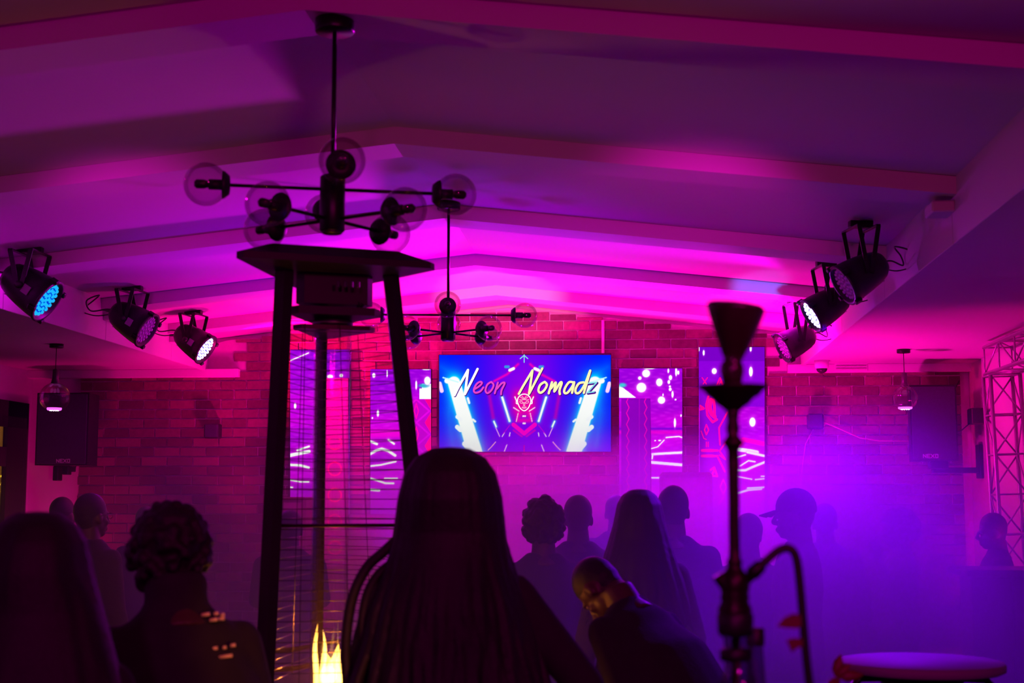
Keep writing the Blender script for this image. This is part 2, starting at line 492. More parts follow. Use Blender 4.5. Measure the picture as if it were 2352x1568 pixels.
# ceiling beams: shallow ribs following the pitch
BY = [-0.2, 1.35, 2.87, 4.40, 6.15, 7.85, 9.48, 10.90]
for i, y in enumerate(BY):
    m = MB(); bw, dr = 0.25, 0.078
    for a, b in ((OL, RX), (RX, OR_)):
        za, zb = vz(a), vz(b)
        m.add([(a, y, za - dr), (b, y, zb - dr), (b, y + bw, zb - dr), (a, y + bw, za - dr), (a, y, za), (b, y, zb), (b, y + bw, zb), (a, y + bw, za)],
              [(0, 3, 2, 1), (4, 5, 6, 7), (0, 1, 5, 4), (1, 2, 6, 5), (2, 3, 7, 6), (3, 0, 4, 7)])
    struct(m.build('trim_%d' % (i + 1), M_CEIL))
# boxed plaster edges of the raised part, with small joints
tn = len(BY)
for x, s in ((OL, -1), (OR_, 1)):
    tn += 1
    m = MB()
    ys = [Y0] + [b + 0.1 for b in BY] + [WY]
    for a, b in zip(ys[:-1], ys[1:]):
        m.bbox((x + s * 0.012, (a + b) / 2, (OB + EZ + 0.04) / 2 - 0.004), (0.03, b - a - 0.004, EZ + 0.04 - OB + 0.02), 0.003)
    struct(m.build('trim_%d' % tn, M_CEIL))
    # little fixing blocks where the beams meet the edge
    for y in BY[3:]:
        tn += 1
        struct(MB().bbox((x - s * 0.05, y + 0.12, EZ - 0.12), (0.10, 0.16, 0.05), 0.006).build('trim_%d' % tn, M_CEIL))

# brick cladding on the back wall
bx0, bx1 = at(184, 1000, WY).x, at(2208, 1000, WY).x
btop = at(400, 868, WY).z
MY = WY + 0.02   # mortar plane


def brick_top(x):
    if x < at(520, 900, WY).x or x > at(1808, 900, WY).x: return btop
    return vz(min(max(x, OL + .01), OR_ - .01)) - 0.03


def poly_back(z0):
    xs = [bx0, at(520, 900, WY).x, at(520, 900, WY).x + .001, RX, at(1808, 900, WY).x - .001, at(1808, 900, WY).x, bx1]
    return xs


m = MB()
xs = poly_back(0)
prof = [(x, brick_top(x)) for x in xs]
pts = [(bx0, 0)] + prof + [(bx1, 0)]
m.add([(x, MY, z) for x, z in pts] + [(x, MY - 0.03, z) for x, z in pts], [tuple(range(len(pts))), tuple(range(len(pts), 2 * len(pts)))[::-1]] +
      [(i, i + len(pts), (i + 1) % len(pts) + len(pts), (i + 1) % len(pts)) for i in range(len(pts))])
mb_o = m.build('mortar_bed', M_MORTAR, wb)
ch, pw, bl, bh = 0.0815, 0.2275, 0.2165, 0.0705
FACE = MY - 0.03 - 0.012
cands = []
row = 0; z = 0.02
while z < RZ:
    off = (row % 2) * pw / 2 + random.uniform(-.012, .012)
    x = bx0 - pw + off
    while x < bx1:
        a, b = max(x, bx0), min(x + bl, bx1); x += pw
        if b - a < 0.03: continue
        tz = min(brick_top(a + .005), brick_top(b - .005))
        zh = min(z + bh, tz)
        if zh - z < 0.02: continue
        cands.append((a, b, z, zh))
    z += ch; row += 1


def project(p):
    d = Vector(p) - CAM; k = d.dot(Fw); return 1176 + FPX * d.dot(Rt) / k, 784 - FPX * d.dot(Up) / k


def prio(c):
    px, py = project(((c[0] + c[1]) / 2, FACE, (c[2] + c[3]) / 2))
    vis = [(200, 600, 872, 1160), (1765, 2085, 862, 1150), (955, 1620, 700, 812), (560, 650, 800, 1100), (810, 850, 780, 1120), (1570, 1605, 800, 1080), (1235, 1420, 1040, 1130)]
    for i, (a, b, t, u) in enumerate(vis):
        if a < px < b and t < py < u: return 0
    if py < 1350 and 190 < px < 2210: return 1 + max(0, py - 1150) / 100 + (0.4 if 1000 < px < 1410 else 0)
    return 9


cands = [c for c in cands if 0.4 < c[2]]
cands.sort(key=prio)
full = None; n_ind = 0; stuff = MB()
for c in cands:
    a, b, z0, z1 = c
    jig = random.uniform(-0.003, 0.004)
    if n_ind < 300:
        n_ind += 1
        isfull = abs((b - a) - bl) < 1e-4 and abs((z1 - z0) - bh) < 1e-4
        if isfull and full is not None: me = full
        else:
            me = MB().bbox((0, 0, 0), (b - a, 0.03, z1 - z0), 0.003).mesh('brick', M_BRICK)
            if isfull: full = me
        o = bpy.data.objects.new('brick', me); COL.objects.link(o); o.parent = wb
        o.location = ((a + b) / 2, FACE + 0.012 + jig, (z0 + z1) / 2)
    else:
        stuff.box(((a + b) / 2, FACE + 0.012 + jig, (z0 + z1) / 2), (b - a, 0.03, z1 - z0))
tag(stuff.build('brickwork', M_BRICK, wb), kind='stuff')
# plaster strips above the bricks, with a rounded corner at the right
zt = OB
for px0, px1, nm in ((62, 552, 0), (1808, 2236, 1)):
    tn += 1
    xa, xb = at(px0, 900, WY).x, at(px1, 900, WY).x
    struct(MB().bbox(((xa + xb) / 2, WY - 0.03, (btop + OB) / 2), (xb - xa, 0.12, OB - btop), 0.004).build('trim_%d' % tn, M_PLASTER))
tn += 1
m = MB(); cx, cz, rr = XR, OB, 0.09
a_ = [(cx, WY, cz)] + [(cx - rr + rr * math.cos(t), WY, cz - rr + rr * math.sin(t)) for t in np.linspace(0, math.pi / 2, 9)]
m.add([p for p in a_] + [(p[0], WY - 0.1, p[2]) for p in a_], [tuple(range(10)), tuple(range(10, 20))[::-1]] + [(i, (i + 1) % 10, (i + 1) % 10 + 10, i + 10) for i in range(10)])
struct(m.build('trim_%d' % tn, M_PLASTER))
tn += 1
struct(MB().cyl(at(1385, 735, WY - 0.03), at(1385, 818, WY - 0.03), 0.013, 10).build('trim_%d' % tn, M_PLASTER))

# the glazed dark door in the left wall
door = struct(MB().box((XL - 0.0, DY1 - 0.205, DZ / 2), (0.04, 0.41, DZ)).box((XL - 0.0, DY0 + 0.1, DZ / 2), (0.04, 0.2, DZ))
              .box((XL - 0.0, (DY0 + DY1) / 2, DZ - 0.11), (0.04, DY1 - DY0, 0.22)).build('door_1', M_BLACK))
for zz, hh in ((1.96, 0.16), (0.35, 0.7)): MB().box((XL, (DY0 + DY1) / 2, zz), (0.035, DY1 - DY0 - 0.3, hh)).build('door_rail', M_BLACK, door)
for yy in (9.3, 10.3): MB().box((XL, yy, DZ / 2), (0.034, 0.09, DZ - 0.1)).build('door_post', M_BLACK, door)
for a, b in ((8.5, 9.25), (9.35, 10.25), (10.35, 11.52)):
    for c, d in ((0.7, 1.88), (2.04, DZ - 0.22)):
        MB().box((XL - 0.01, (a + b) / 2, (c + d) / 2), (0.008, b - a, d - c)).build('pane', M_PANE, door)
struct(MB().box((XL - 1.7, 13.5, 1.5), (0.1, 12.6, 3.4)).build('outside_wall', M_OUTWALL))
struct(MB().box((XL - 0.95, 13.5, -0.05), (1.5, 12.6, 0.1)).build('outside_ground', M_FLOOR))
lamp('POINT', 'garden_lamp', (XL - 0.8, 12.9, 2.5), 170, (1.0, 0.55, 0.12), None, 0.1)
gp = empty('garden_plant', (XL - 0.55, 12.75, 0), 'yellow lit leafy plant outside the dark glazed door', 'plant')
MB().lathe([(0.16, 0), (0.2, 0.35), (0.2, 0.38), (0.02, 0.36)], (XL - 0.55, 12.75, 0)).build('pot', M_WOOD, gp, True)
m = MB()
for k in range(9):
    a = k * 0.7; m.tube([(XL - .55, 12.75, .3), (XL - .55 + .05 * math.cos(a), 12.75 + .06 * math.sin(a), 1.2), (XL - .55 + .14 * math.cos(a), 12.75 + .2 * math.sin(a), 2.0 + .03 * k)], [.012, .009, .004], 6)
m.build('stem', M_LEAFY, gp)
for k in range(60):
    a = random.uniform(0, 6.28); zz = random.uniform(0.9, 2.1); rr = 0.06 + 0.08 * zz / 2
    p = Vector((XL - .55 + rr * math.cos(a), 12.75 + rr * math.sin(a), zz)); d = Vector((math.cos(a), math.sin(a), random.uniform(-.3, .6))).normalized() * 0.12
    s_ = d.cross(Vector((0, 0, 1))).normalized() * 0.022
    MB().add([p, p + d * .5 + s_, p + d, p + d * .5 - s_], [(0, 1, 2, 3)]).build('leaf', M_LEAFY, gp)

# ------------------------------------------------------------------ television
tv = empty('television', at(1206, 926, 11.9), 'wide wall screen showing blue light beams and handwritten lettering', 'television')
TLc, TRc, BRc, BLc = at(1009, 815, 11.88), at(1403, 815, 11.88), at(1403, 1037, 11.88), at(1009, 1037, 11.88)
cc = (TLc + BRc) / 2
tw, th = TRc.x - TLc.x, TLc.z - BLc.z
MB().bbox((cc.x, 11.915, cc.z), (tw + 0.014, 0.05, th + 0.014), 0.004).build('housing', M_BLACK, tv)
for q in ((-tw * .28, 0), (tw * .28, 0)): MB().box((cc.x + q[0], 11.955, cc.z), (0.04, 0.03, 0.4)).build('wall_bracket', M_BLACKMET, tv)


def tvpt(zx, zy, Y=11.882): return Vector((TLc.x + (zx - 235) / 1850 * tw, Y, TLc.z - (zy - 170) / 1045 * th))


def tv_col(u, v):
    X = 235 + u * 1850; Y = 170 + v * 1045
    a = np.clip(np.abs(X - 1155) / 925, 0, 1)
    c = np.zeros(u.shape + (3,)); c[:] = (100, 0, 240)
    c = blend(c, (0, 10, 255), (a - .25) * 1.6)
    c = blend(c, (170, 0, 235), np.exp(-((X - 1155) / 260) ** 2 - ((Y - 600) / 380) ** 2) * .7)
    M = np.where(X > 1155, 2310 - X, X)          # mirrored coordinate
    c = blend(c, (0, 90, 255), np.exp(-segd(M, Y, [(260, 300), (450, 420), (330, 800), (380, 1150)]) / 90) * .8)
    d = segd(M, Y, [(395, 470), (620, 1215)])
    c = blend(c, (0, 235, 255), np.exp(-np.maximum(d - 60, 0) / 55))
    c = blend(c, (255, 255, 255), 1 - (d - 62 - (Y - 500) * .02) / 12)
    c = blend(c, (255, 255, 255), 1 - (segd(M, Y, [(320, 450), (430, 470)]) - 26) / 6)
    for p, hw in (([(430, 840), (470, 870)], 18), ([(430, 950), (465, 980)], 22), ([(600, 870), (625, 890)], 9), ([(510, 1130), (560, 1190)], 25), ([(545, 640), (560, 690)], 10)):
        c = blend(c, (250, 250, 255), 1 - (segd(M, Y, p) - hw) / 5)
    c = blend(c, (255, 215, 255), 1 - (segd(M, Y, [(240, 480), (262, 560)]) - 18) / 6)
    c = blend(c, (255, 0, 190), np.exp(-(segd(M, Y, [(1090, 270), (970, 380), (830, 455)]) / 14) ** 2) * .9)
    c = blend(c, (255, 0, 150), np.exp(-(segd(M, Y, [(820, 850), (770, 560)]) / 22) ** 2) * .5)
    d = segd(M, Y, [(918, 630), (998, 885)])
    c = blend(c, (60, 200, 255), np.exp(-np.maximum(d - 10, 0) / 12)); c = blend(c, (255, 255, 255), 1 - (d - 9) / 4)
    d = segd(M, Y, [(828, 890), (852, 945)]); c = blend(c, (60, 220, 255), np.exp(-np.maximum(d - 6, 0) / 10)); c = blend(c, (255, 255, 255), 1 - (d - 6) / 4)
    for p, hw in (([(1000, 335), (1040, 318)], 14),): c = blend(c, (255, 255, 255), 1 - (segd(M, Y, p) - hw) / 5)
    c = blend(c, (60, 150, 230), (1 - (segd(M, Y, [(955, 298), (985, 298)]) - 13) / 5) * .9)
    c = blend(c, (255, 0, 150), np.exp(-((M - 1155) / 130) ** 4 - ((Y - 690) / 150) ** 4) * .9)
    c = blend(c, (255, 0, 180), np.exp(-(segd(M, Y, [(1100, 800), (1080, 880), (1155, 880)]) / 26) ** 2) * .8)
    c = blend(c, (255, 0, 200), 1 - (segd(M, Y, [(1040, 925), (1155, 1020)]) - 20) / 6)
    c = blend(c, (200, 0, 200), 1 - (segd(M, Y, [(1040, 985), (1130, 1050)]) - 8) / 6)
    for p, hw, k in (([(765, 1198), (800, 1165), (845, 1112)], 4, (255, 150, 220)), ([(942, 1210), (968, 1142)], 4, (255, 190, 255)), ([(918, 1052), (940, 1012)], 4, (240, 190, 255)),
                     ([(850, 960), (890, 1050)], 3, (255, 170, 255)), ([(995, 1048), (1002, 1012)], 4, (255, 200, 255)), ([(1070, 890), (1090, 800)], 3, (255, 200, 240)),
                     ([(1055, 625), (1070, 660)], 5, (255, 255, 255)), ([(1040, 740), (1100, 778)], 4, (255, 220, 255)), ([(930, 1020), (1000, 930)], 3, (200, 0, 220)),
                     ([(275, 415), (440, 465)], 5, (200, 255, 255)), ([(1155, 1150), (1155, 1215)], 4, (220, 0, 160))):
        c = blend(c, k, 1 - (segd(M, Y, p) - hw) / 3)
    c = blend(c, (255, 255, 255), 1 - (np.hypot(M - 1145, Y - 832) - 8) / 3); c = blend(c, (255, 220, 255), 1 - (np.hypot(M - 1147, Y - 910) - 9) / 3)
    c = blend(c, (170, 0, 200), (1 - np.abs(X - 1155) / 4) * (Y < 600) * .7)
    return c


M_TV = emit_attr('tv_picture', 1.0)
color_grid('screen', (TLc, TRc, BRc, BLc), 330, 187, tv_col, M_TV, tv)
E_WHITE = emit('screen_white', (1, 1, 1), 1.3); E_PINK = emit('screen_pink', (0.85, 0.06, 0.62), 1.0); E_CREAM = emit('screen_cream', (1, 0.93, 0.42), 1.15)
E_SHADE = emit('screen_shadow', (0.06, 0.0, 0.25), 1.0); E_TEAL = emit('screen_teal', (0.25, 0.75, 0.85), 1.0)
NS = (0, -1, 0); k_ = tw / 1850
G_N1 = [[(402, 608), (440, 530), (548, 335), (530, 480), (515, 598), (590, 450), (652, 325)]]
G_eon = [[(612, 548), (670, 512), (700, 478), (680, 464), (640, 490), (612, 550), (628, 582), (680, 568), (715, 525)],
         [(800, 466), (758, 495), (738, 555), (758, 588), (800, 558), (826, 500), (800, 466)],
         [(838, 590), (872, 474), (855, 545), (910, 484), (946, 480), (912, 555), (906, 602)]]
G_N2 = [[(1097, 598), (1140, 520), (1245, 345), (1225, 480), (1207, 598), (1290, 440), (1350, 325)]]
G_om = [[(1376, 470), (1328, 502), (1308, 560), (1330, 588), (1372, 558), (1400, 502), (1376, 470)],
        [(1418, 594), (1454, 474), (1438, 545), (1495, 478), (1478, 575), (1540, 482), (1558, 486), (1534, 560), (1538, 603)],
        [(1682, 478), (1636, 476), (1590, 545), (1588, 590), (1622, 586), (1672, 520), (1692, 476), (1668, 590)],
        [(1792, 478), (1742, 490), (1706, 550), (1712, 592), (1752, 582), (1810, 490), (1864, 352), (1794, 592)]]
G_z = [[(1832, 490), (1932, 478), (1832, 590), (1905, 580)]]


def strokes(gl, hw, mt, name, dx=0, dy=0, Y=11.8775):
    m = MB()
    for g in gl: m.stroke([tvpt(p.x + dx, p.y + dy, Y) for p in (spline([(x, y, 0) for x, y in g], 4) if len(g) > 4 and g not in G_z and g not in G_N1 and g not in G_N2 else [Vector((x, y, 0)) for x, y in g])], hw * k_, NS)
    return m.build(name, mt, tv)


strokes(G_N1 + G_eon + G_N2 + G_om + G_z, 14, E_SHADE, 'lettering_shadow', 6, 8, 11.879)
strokes(G_N1, 12.5, E_WHITE, 'lettering'); strokes(G_eon, 10, E_PINK, 'lettering'); strokes(G_N2 + G_om, 12, E_CREAM, 'lettering'); strokes(G_z, 7, E_TEAL, 'lettering')
mk = []
mk.append([(1155 + 72 * math.cos(t), 672 + 72 * math.sin(t)) for t in np.linspace(R(168), R(372), 14)])
mk.append([(1085, 690), (1100, 730), (1120, 760), (1155, 780), (1190, 760), (1210, 730), (1225, 690)])
mk.append([(1078, 672), (1070, 675), (1070, 700), (1085, 706)]); mk.append([(1232, 672), (1240, 675), (1240, 700), (1225, 706)])
strokes(mk, 5, E_WHITE, 'mask_emblem')
mk2 = []
for s in (-1, 1):
    mk2.append([(1155 + s * a, b) for a, b in ((12, 696), (28, 676), (48, 680), (40, 696), (24, 700), (12, 696))])
    mk2.append([(1155 + s * a, b) for a, b in ((0, 652), (20, 664), (52, 660))]); mk2.append([(1155, 650), (1155 + s * 24, 622)]); mk2.append([(1155, 662), (1155 + s * 45, 628)])
    mk2.append([(1155 + s * a, b) for a, b in ((0, 744), (18, 738), (24, 746), (0, 756))])
mk2.append([(1150, 690), (1148, 722), (1155, 728), (1162, 722), (1160, 690)])
strokes(mk2, 3, emit('screen_rose', (1, 0.55, 0.75), 1.0), 'mask_emblem', Y=11.877)
strokes([[(1155, 175), (1155, 258)], [(1155, 182), (1195, 218)], [(1155, 182), (1112, 218)]], 5, E_TEAL, 'lettering')
for s_ in ('',):
    pass

# ------------------------------------------------------------------ LED wall panels and printed banners
M_LED = emit_attr('led_picture', 1.2)
M_PRINT = attr_mat('banner_print')


def led_panel(x0, x1, y0, y1, sc, ox, oy, blobs, lines, extra, label, grp='narrow LED panels beside the television'):
    a, b, c, d = [at(*p, 11.90) for p in ((x0, y0), (x1, y0), (x1, y1), (x0, y1))]
    root = empty('led_panel', ((a.x + b.x) / 2, 11.94, c.z), label, 'screen', grp)
    MB().bbox(((a.x + b.x) / 2, 11.93, (a.z + c.z) / 2), (b.x - a.x + .006, 0.05, a.z - c.z + .006), 0.003).build('housing', M_BLACK, root)

    def fn(u, v):
        X = (x0 + u * (x1 - x0) - ox) * sc; Y = (y0 + v * (y1 - y0) - oy) * sc
        c = np.zeros(u.shape + (3,)); c[:] = (165, 0, 205)
        band = np.sin(Y / 37.0) * .5 + np.sin(Y / 91.0 + X / 160.) * .5
        c = blend(c, (225, 0, 225), .35 + .35 * band); c = blend(c, (110, 0, 200), np.clip(.35 - v, 0, 1) * 1.6)
        n = np.sin(X / 23. + np.sin(Y / 31.) * 2) * np.sin(Y / 9.)
        c = blend(c, (255, 60, 255), np.clip(n, 0, 1) * .18)
        c = extra(c, X, Y, blend)
        for q in blobs:
            bx, by, rx, ry = q if len(q) == 4 else (q[0], q[1], q[2], q[2])
            r_ = np.sqrt(((X - bx) / rx) ** 2 + ((Y - by) / ry) ** 2); c = blend(c, (255, 140, 255), np.exp(-np.maximum(r_ - 1, 0) * 3) * .8); c = blend(c, (255, 250, 255), 1 - (r_ - 1) * 4)
        for p, hw in lines:
            r_ = segd(X, Y, p); c = blend(c, (255, 120, 255), np.exp(-np.maximum(r_ - hw, 0) / 7) * .8); c = blend(c, (255, 250, 255), 1 - (r_ - hw) / 3)
        return c
    color_grid('screen', (a - Vector((0, .005, 0)), b - Vector((0, .005, 0)), c - Vector((0, .005, 0)), d - Vector((0, .005, 0))), int((x1 - x0) * 1.1), int((y1 - y0) * 1.0), fn, M_LED, root)
    return root


def ex0(c, X, Y, B): return c


def ex3(c, X, Y, B):
    c = B(c, (255, 250, 255), ((Y - 430 - (X - 175) * .77 > 0) & (Y < 552) & (X < 480)).astype(float)); c = B(c, (60, 190, 200), np.exp(-(np.hypot((X - 205) / 40, (Y - 432) / 22)) ** 4))
    c = B(c, (90, 0, 200), np.exp(-((Y - 848) / 12.) ** 2) * .8); c = B(c, (240, 0, 200), np.exp(-((Y - 880) / 20.) ** 2) * .8)
    return c


def ex4(c, X, Y, B):
    c = B(c, (130, 0, 205), (Y < 640) * .9 * 1.0); c = B(c, (110, 0, 180), (Y < 205) * .8 * 1.0); c = B(c, (255, 0, 170), 1 - (segd(X, Y, [(1310, 1000), (1350, 950), (1540, 990)]) - 16) / 10)
    return c


def ex2(c, X, Y, B):
    c = B(c, (255, 250, 255), ((Y > 440) & (X > 1270) & (Y < 537) | ((X > 1290) & (Y > 400) & (Y < 537))).astype(float)); c = B(c, (40, 170, 190), np.exp(-(np.hypot((X - 1310) / 50, (Y - 415) / 20)) ** 4))
    c = B(c, (255, 0, 215), np.exp(-((Y - 850) / 45.) ** 2) * .9)
    return c


led_panel(667, 803, 803, 1180, 3.92, 640, 780, [(150, 600, 9, 22), (465, 335, 24, 16), (565, 325, 14), (567, 665, 12, 20), (440, 970, 10, 25), (440, 1190, 16, 10), (560, 1357, 18, 9), (440, 1330, 14, 4)],
          [([(105, 1045), (275, 1010)], 13), ([(170, 1000), (275, 965)], 7), ([(105, 1130), (200, 1135), (272, 1155)], 9), ([(105, 1265), (200, 1282), (272, 1282)], 5), ([(105, 1330), (125, 1332)], 5), ([(105, 190), (270, 120)], 3), ([(550, 1260), (580, 1300)], 10), ([(555, 1140), (590, 1100)], 10)],
          ex0, 'leftmost narrow LED panel, behind the patio heater, magenta with white streaks')
led_panel(851, 990, 848, 1180, 3.92, 640, 780, [(858, 322, 12, 18), (978, 305, 5, 28), (895, 665, 9, 26), (845, 708, 5, 8), (1340, 370, 24, 32), (1155, 500, 15, 35), (1240, 410, 7, 34), (1330, 266, 30, 7)],
          [([(828, 1030), (880, 1000), (930, 985), (990, 1005), (1050, 1045)], 10), ([(828, 918), (885, 942)], 9), ([(830, 1140), (920, 1130), (1055, 1100)], 6), ([(830, 1250), (960, 1293), (1035, 1295)], 7), ([(955, 1250), (1070, 1250)], 4), ([(830, 1352), (905, 1358)], 9), ([(990, 905), (1040, 940)], 7)],
          ex2, 'LED panel directly left of the television, wavy white lines and bright top corner')
led_panel(1422, 1567, 846, 1180, 4.126, 1380, 780, [(430, 320, 32), (385, 455, 40), (555, 405, 26, 32), (575, 575, 30), (370, 365, 14), (640, 295, 7, 18), (714, 302, 8, 38), (734, 312, 9, 16), (660, 360, 13, 20), (645, 402, 10, 16), (655, 445, 8), (658, 472, 11, 14), (680, 520, 8, 28), (708, 570, 7), (590, 525, 4, 12), (702, 790, 9, 38), (760, 722, 6, 10), (460, 268, 48, 10), (558, 958, 12, 6), (515, 960, 7, 5)],
          [([(490, 1088), (620, 1080), (775, 1072)], 9), ([(487, 1130), (492, 1090)], 5), ([(480, 1165), (778, 1190)], 11), ([(483, 1310), (567, 1310)], 5), ([(480, 1035), (540, 1018), (600, 955)], 3), ([(620, 930), (740, 920), (770, 930)], 4)],
          ex3, 'LED panel directly right of the television, magenta with scattered white lamps')
led_panel(1605, 1756, 797, 1180, 4.126, 1380, 780, [(930, 90, 5, 18), (975, 125, 8, 22), (1075, 300, 20, 24), (1420, 85, 9, 24), (1422, 305, 15, 40), (1437, 785, 25, 38), (1440, 447, 8)],
          [([(1310, 1045), (1420, 1060), (1480, 1072)], 16), ([(1390, 1070), (1550, 1105)], 9), ([(1285, 1120), (1370, 1095)], 5), ([(1320, 1200), (1400, 1150), (1460, 1160)], 5), ([(1300, 1240), (1370, 1240), (1450, 1205), (1550, 1165)], 9), ([(1300, 1300), (1430, 1325)], 4), ([(1465, 1328), (1553, 1320)], 4), ([(1520, 1297), (1550, 1297)], 4), ([(1300, 1455), (1400, 1425), (1520, 1415)], 8), ([(1390, 1408), (1545, 1400)], 5)],
          ex4, 'rightmost narrow LED panel, behind the hookah bowl, violet top and white streaks')


def banner(x0, x1, y0, y1, kind, label):
    a, b, c, d = [at(*p, 11.85) for p in ((x0, y0), (x1, y0), (x1, y1), (x0, y1))]
    root = empty('printed_banner', ((a.x + b.x) / 2, 11.87, c.z), label, 'banner', 'patterned banners hung over the LED panels')
    MB().bbox(((a.x + b.x) / 2, 11.875, (a.z + c.z) / 2), (b.x - a.x, 0.035, a.z - c.z), 0.002).build('backing', M_CLOTHK, root)

    def fn(u, v):
        X = x0 + u * (x1 - x0); Y = y0 + v * (y1 - y0); base = (95, 60, 175); P = (240, 120, 150)
        c = np.zeros(u.shape + (3,)); c[:] = base
        w_ = x1 - x0
        if kind == 0:      # diamonds and triangles
            cy = (Y - y0) % 54; dx = np.abs(X - (x0 + w_ * .42)); dd = np.abs(dx / 30 + np.abs(cy - 27) / 27 - 1)
            c = blend(c, (120, 95, 200), 1 - (dd - .08) / .04); c = blend(c, P, 1 - (np.abs(dx / 5 + np.abs(cy - 27) / 16 - 1) - .12) / .1)
            c = blend(c, (240, 70, 120), ((x1 - X) < 14 - np.abs(cy - 54 + 27 * (cy < 27) * 2) * .6) * 1.0)
            c = blend(c, P, ((X - x0) < 8 - np.abs(cy) * .9) * 1.0)
        elif kind == 1:    # faint zigzags down both sides
            zz = np.abs((Y % 26) - 13) * .45
            c[:] = (100, 60, 200)
            for e in (x0 + 12, x1 - 14): c = blend(c, (200, 90, 200), (1 - (np.abs(X - e - zz) - 1.2) / .8) * .55)
            c = blend(c, (140, 80, 210), (1 - (np.abs(X - (x0 + w_ * .62)) - 1) / .8) * .5)
        elif kind == 2:    # shields, bars and diamonds
            Xz = (X - 1380) * 4.126; Yz = (Y - 780) * 4.126
            c[:] = (90, 60, 205)
            for p, hw in (([(940, 630), (975, 655), (940, 665)], 9), ([(1020, 540), (1000, 620), (1010, 720), (1060, 785), (1100, 760)], 9), ([(1045, 570), (1030, 640), (1050, 710), (1080, 735)], 16), ([(1070, 570), (1078, 650), (1078, 720)], 10),
                          ([(1000, 810), (1022, 860), (1000, 905), (982, 860), (1000, 810)], 4), ([(1200, 690), (1120, 840), (1130, 1000)], 6), ([(960, 1055), (1060, 1055)], 12), ([(960, 1108), (1060, 1108)], 12),
                          ([(1072, 1055), (1105, 1055)], 9), ([(1072, 1108), (1105, 1108)], 9), ([(1190, 970), (1125, 1060), (1180, 1140), (1125, 1100)], 5), ([(1110, 1120), (1175, 1255)], 7), ([(1040, 1240), (1075, 1215), (1105, 1300), (1050, 1295), (1075, 1240)], 7),
                          ([(960, 360), (1000, 420)], 3), ([(1010, 360), (970, 420)], 3), ([(1100, 430), (1130, 360), (1160, 430)], 5), ([(1120, 430), (1135, 395), (1150, 430)], 3), ([(1160, 1330), (1130, 1400), (1160, 1470), (1190, 1400), (1160, 1330)], 4), ([(1000, 975), (1000, 1020)], 3), ([(1018, 975), (1018, 1020)], 3), ([(1160, 1500), (1120, 1560)], 4), ([(950, 870), (975, 940), (1000, 950)], 3)):
                c = blend(c, P, 1 - (segd(Xz, Yz, p) - hw) / 3)
        else:
            cy = (Y - y0) % 60
            c[:] = (150, 60, 170); c = blend(c, P, (1 - (np.abs(np.hypot(X - (x0 + w_ / 2), cy - 30) - 15) - 1.5)) * .5)
        return c
    dlt = Vector((0, .004, 0))
    color_grid('print', (a - dlt, b - dlt, c - dlt, d - dlt), int(x1 - x0) * 2, int((y1 - y0) * 1.1), fn, M_PRINT, root)


banner(738, 800, 868, 1300, 3, 'plain magenta banner hanging behind the patio heater')
banner(932, 990, 917, 1300, 0, 'banner of diamonds and triangles just left of the television')
banner(1427, 1494, 915, 1300, 1, 'violet banner with zigzag edges just right of the television')
banner(1607, 1676, 866, 1300, 2, 'banner with shield and bar shapes behind the hookah stem')

# ------------------------------------------------------------------ par can lights
LEDD = []
for n_, r_ in ((1, 0), (6, .031), (12, .061), (18, .090)):
    for k in range(n_): LEDD.append((r_ * math.cos(2 * math.pi * k / n_ + r_ * 9), r_ * math.sin(2 * math.pi * k / n_ + r_ * 9)))
m_body = MB().lathe([(.035, -.155), (.06, -.150), (.085, -.12), (.102, -.07), (.114, 0), (.122, .07), (.124, .125), (.130, .127), (.130, .139), (.112, .139), (.110, .118), (.0, .116)], n=32).mesh('body', M_BLACK, True)
m_tabs = []
for k in range(4):
    a = k * math.pi / 2 + .5
    m_tabs.append(MB().bbox((.135 * math.cos(a), .135 * math.sin(a), .128), (.022, .03, .045), .003, Matrix.Rotation(a, 3, 'Z')).mesh('clip', M_BLACKMET))
m_lab = MB().bbox((.128, 0, .045), (.004, .05, .045), .001).mesh('rating_label', M_GREY)
m_vent = MB().bbox((0, .098, -.09), (.04, .004, .006), .001).mesh('vent_slot', M_GREY)
m_leds = MB()
for x, y in LEDD: m_leds.ell((x, y, .119), (.0125, .0125, .009), 8, 4)
yk = []
for s in (-1, 1):
    for tl in (-1, 1):
        yk.append(MB().box((s * .128, tl * .035, .09), (.006, .026, .20), Matrix.Rotation(-tl * R(14), 3, 'X')).mesh('bracket_arm', M_BLACKMET))
m_bar = [MB().bbox((0, tl * .058, .188), (.262, .026, .006), .001).mesh('bracket_bar', M_BLACKMET) for tl in (-1, 1)]
m_clamp = MB().bbox((0, 0, .205), (.05, .14, .03), .004).mesh('clamp', M_BLACKMET)
m_knob = MB().lathe([(.018, 0), (.02, .006), (.02, .022), (.012, .028)], (.128, 0, 0), 12, (1, 0, 0)).mesh('knob', M_BLACK, True)
m_cab = MB().tube(spline([(0, .0, -.15), (0, .02, -.20), (.05, .08, -.27), (.10, .03, -.31), (.04, -.04, -.28), (-.02, .03, -.33), (0, .12, -.36)]), .005, 8).mesh('cable', M_BLACK, True)
m_cab2 = MB().tube(spline([(.03, .03, -.14), (.05, .09, -.22), (.03, .12, -.32), (0, .14, -.38)]), .004, 8).mesh('cable', M_BLACK, True)


def ob(name, me, parent, rot=None, loc=(0, 0, 0)):
    o = bpy.data.objects.new(name, me); COL.objects.link(o); o.parent = parent; o.location = loc
    if rot is not None: o.rotation_mode = 'QUATERNION'; o.rotation_quaternion = rot
    return o


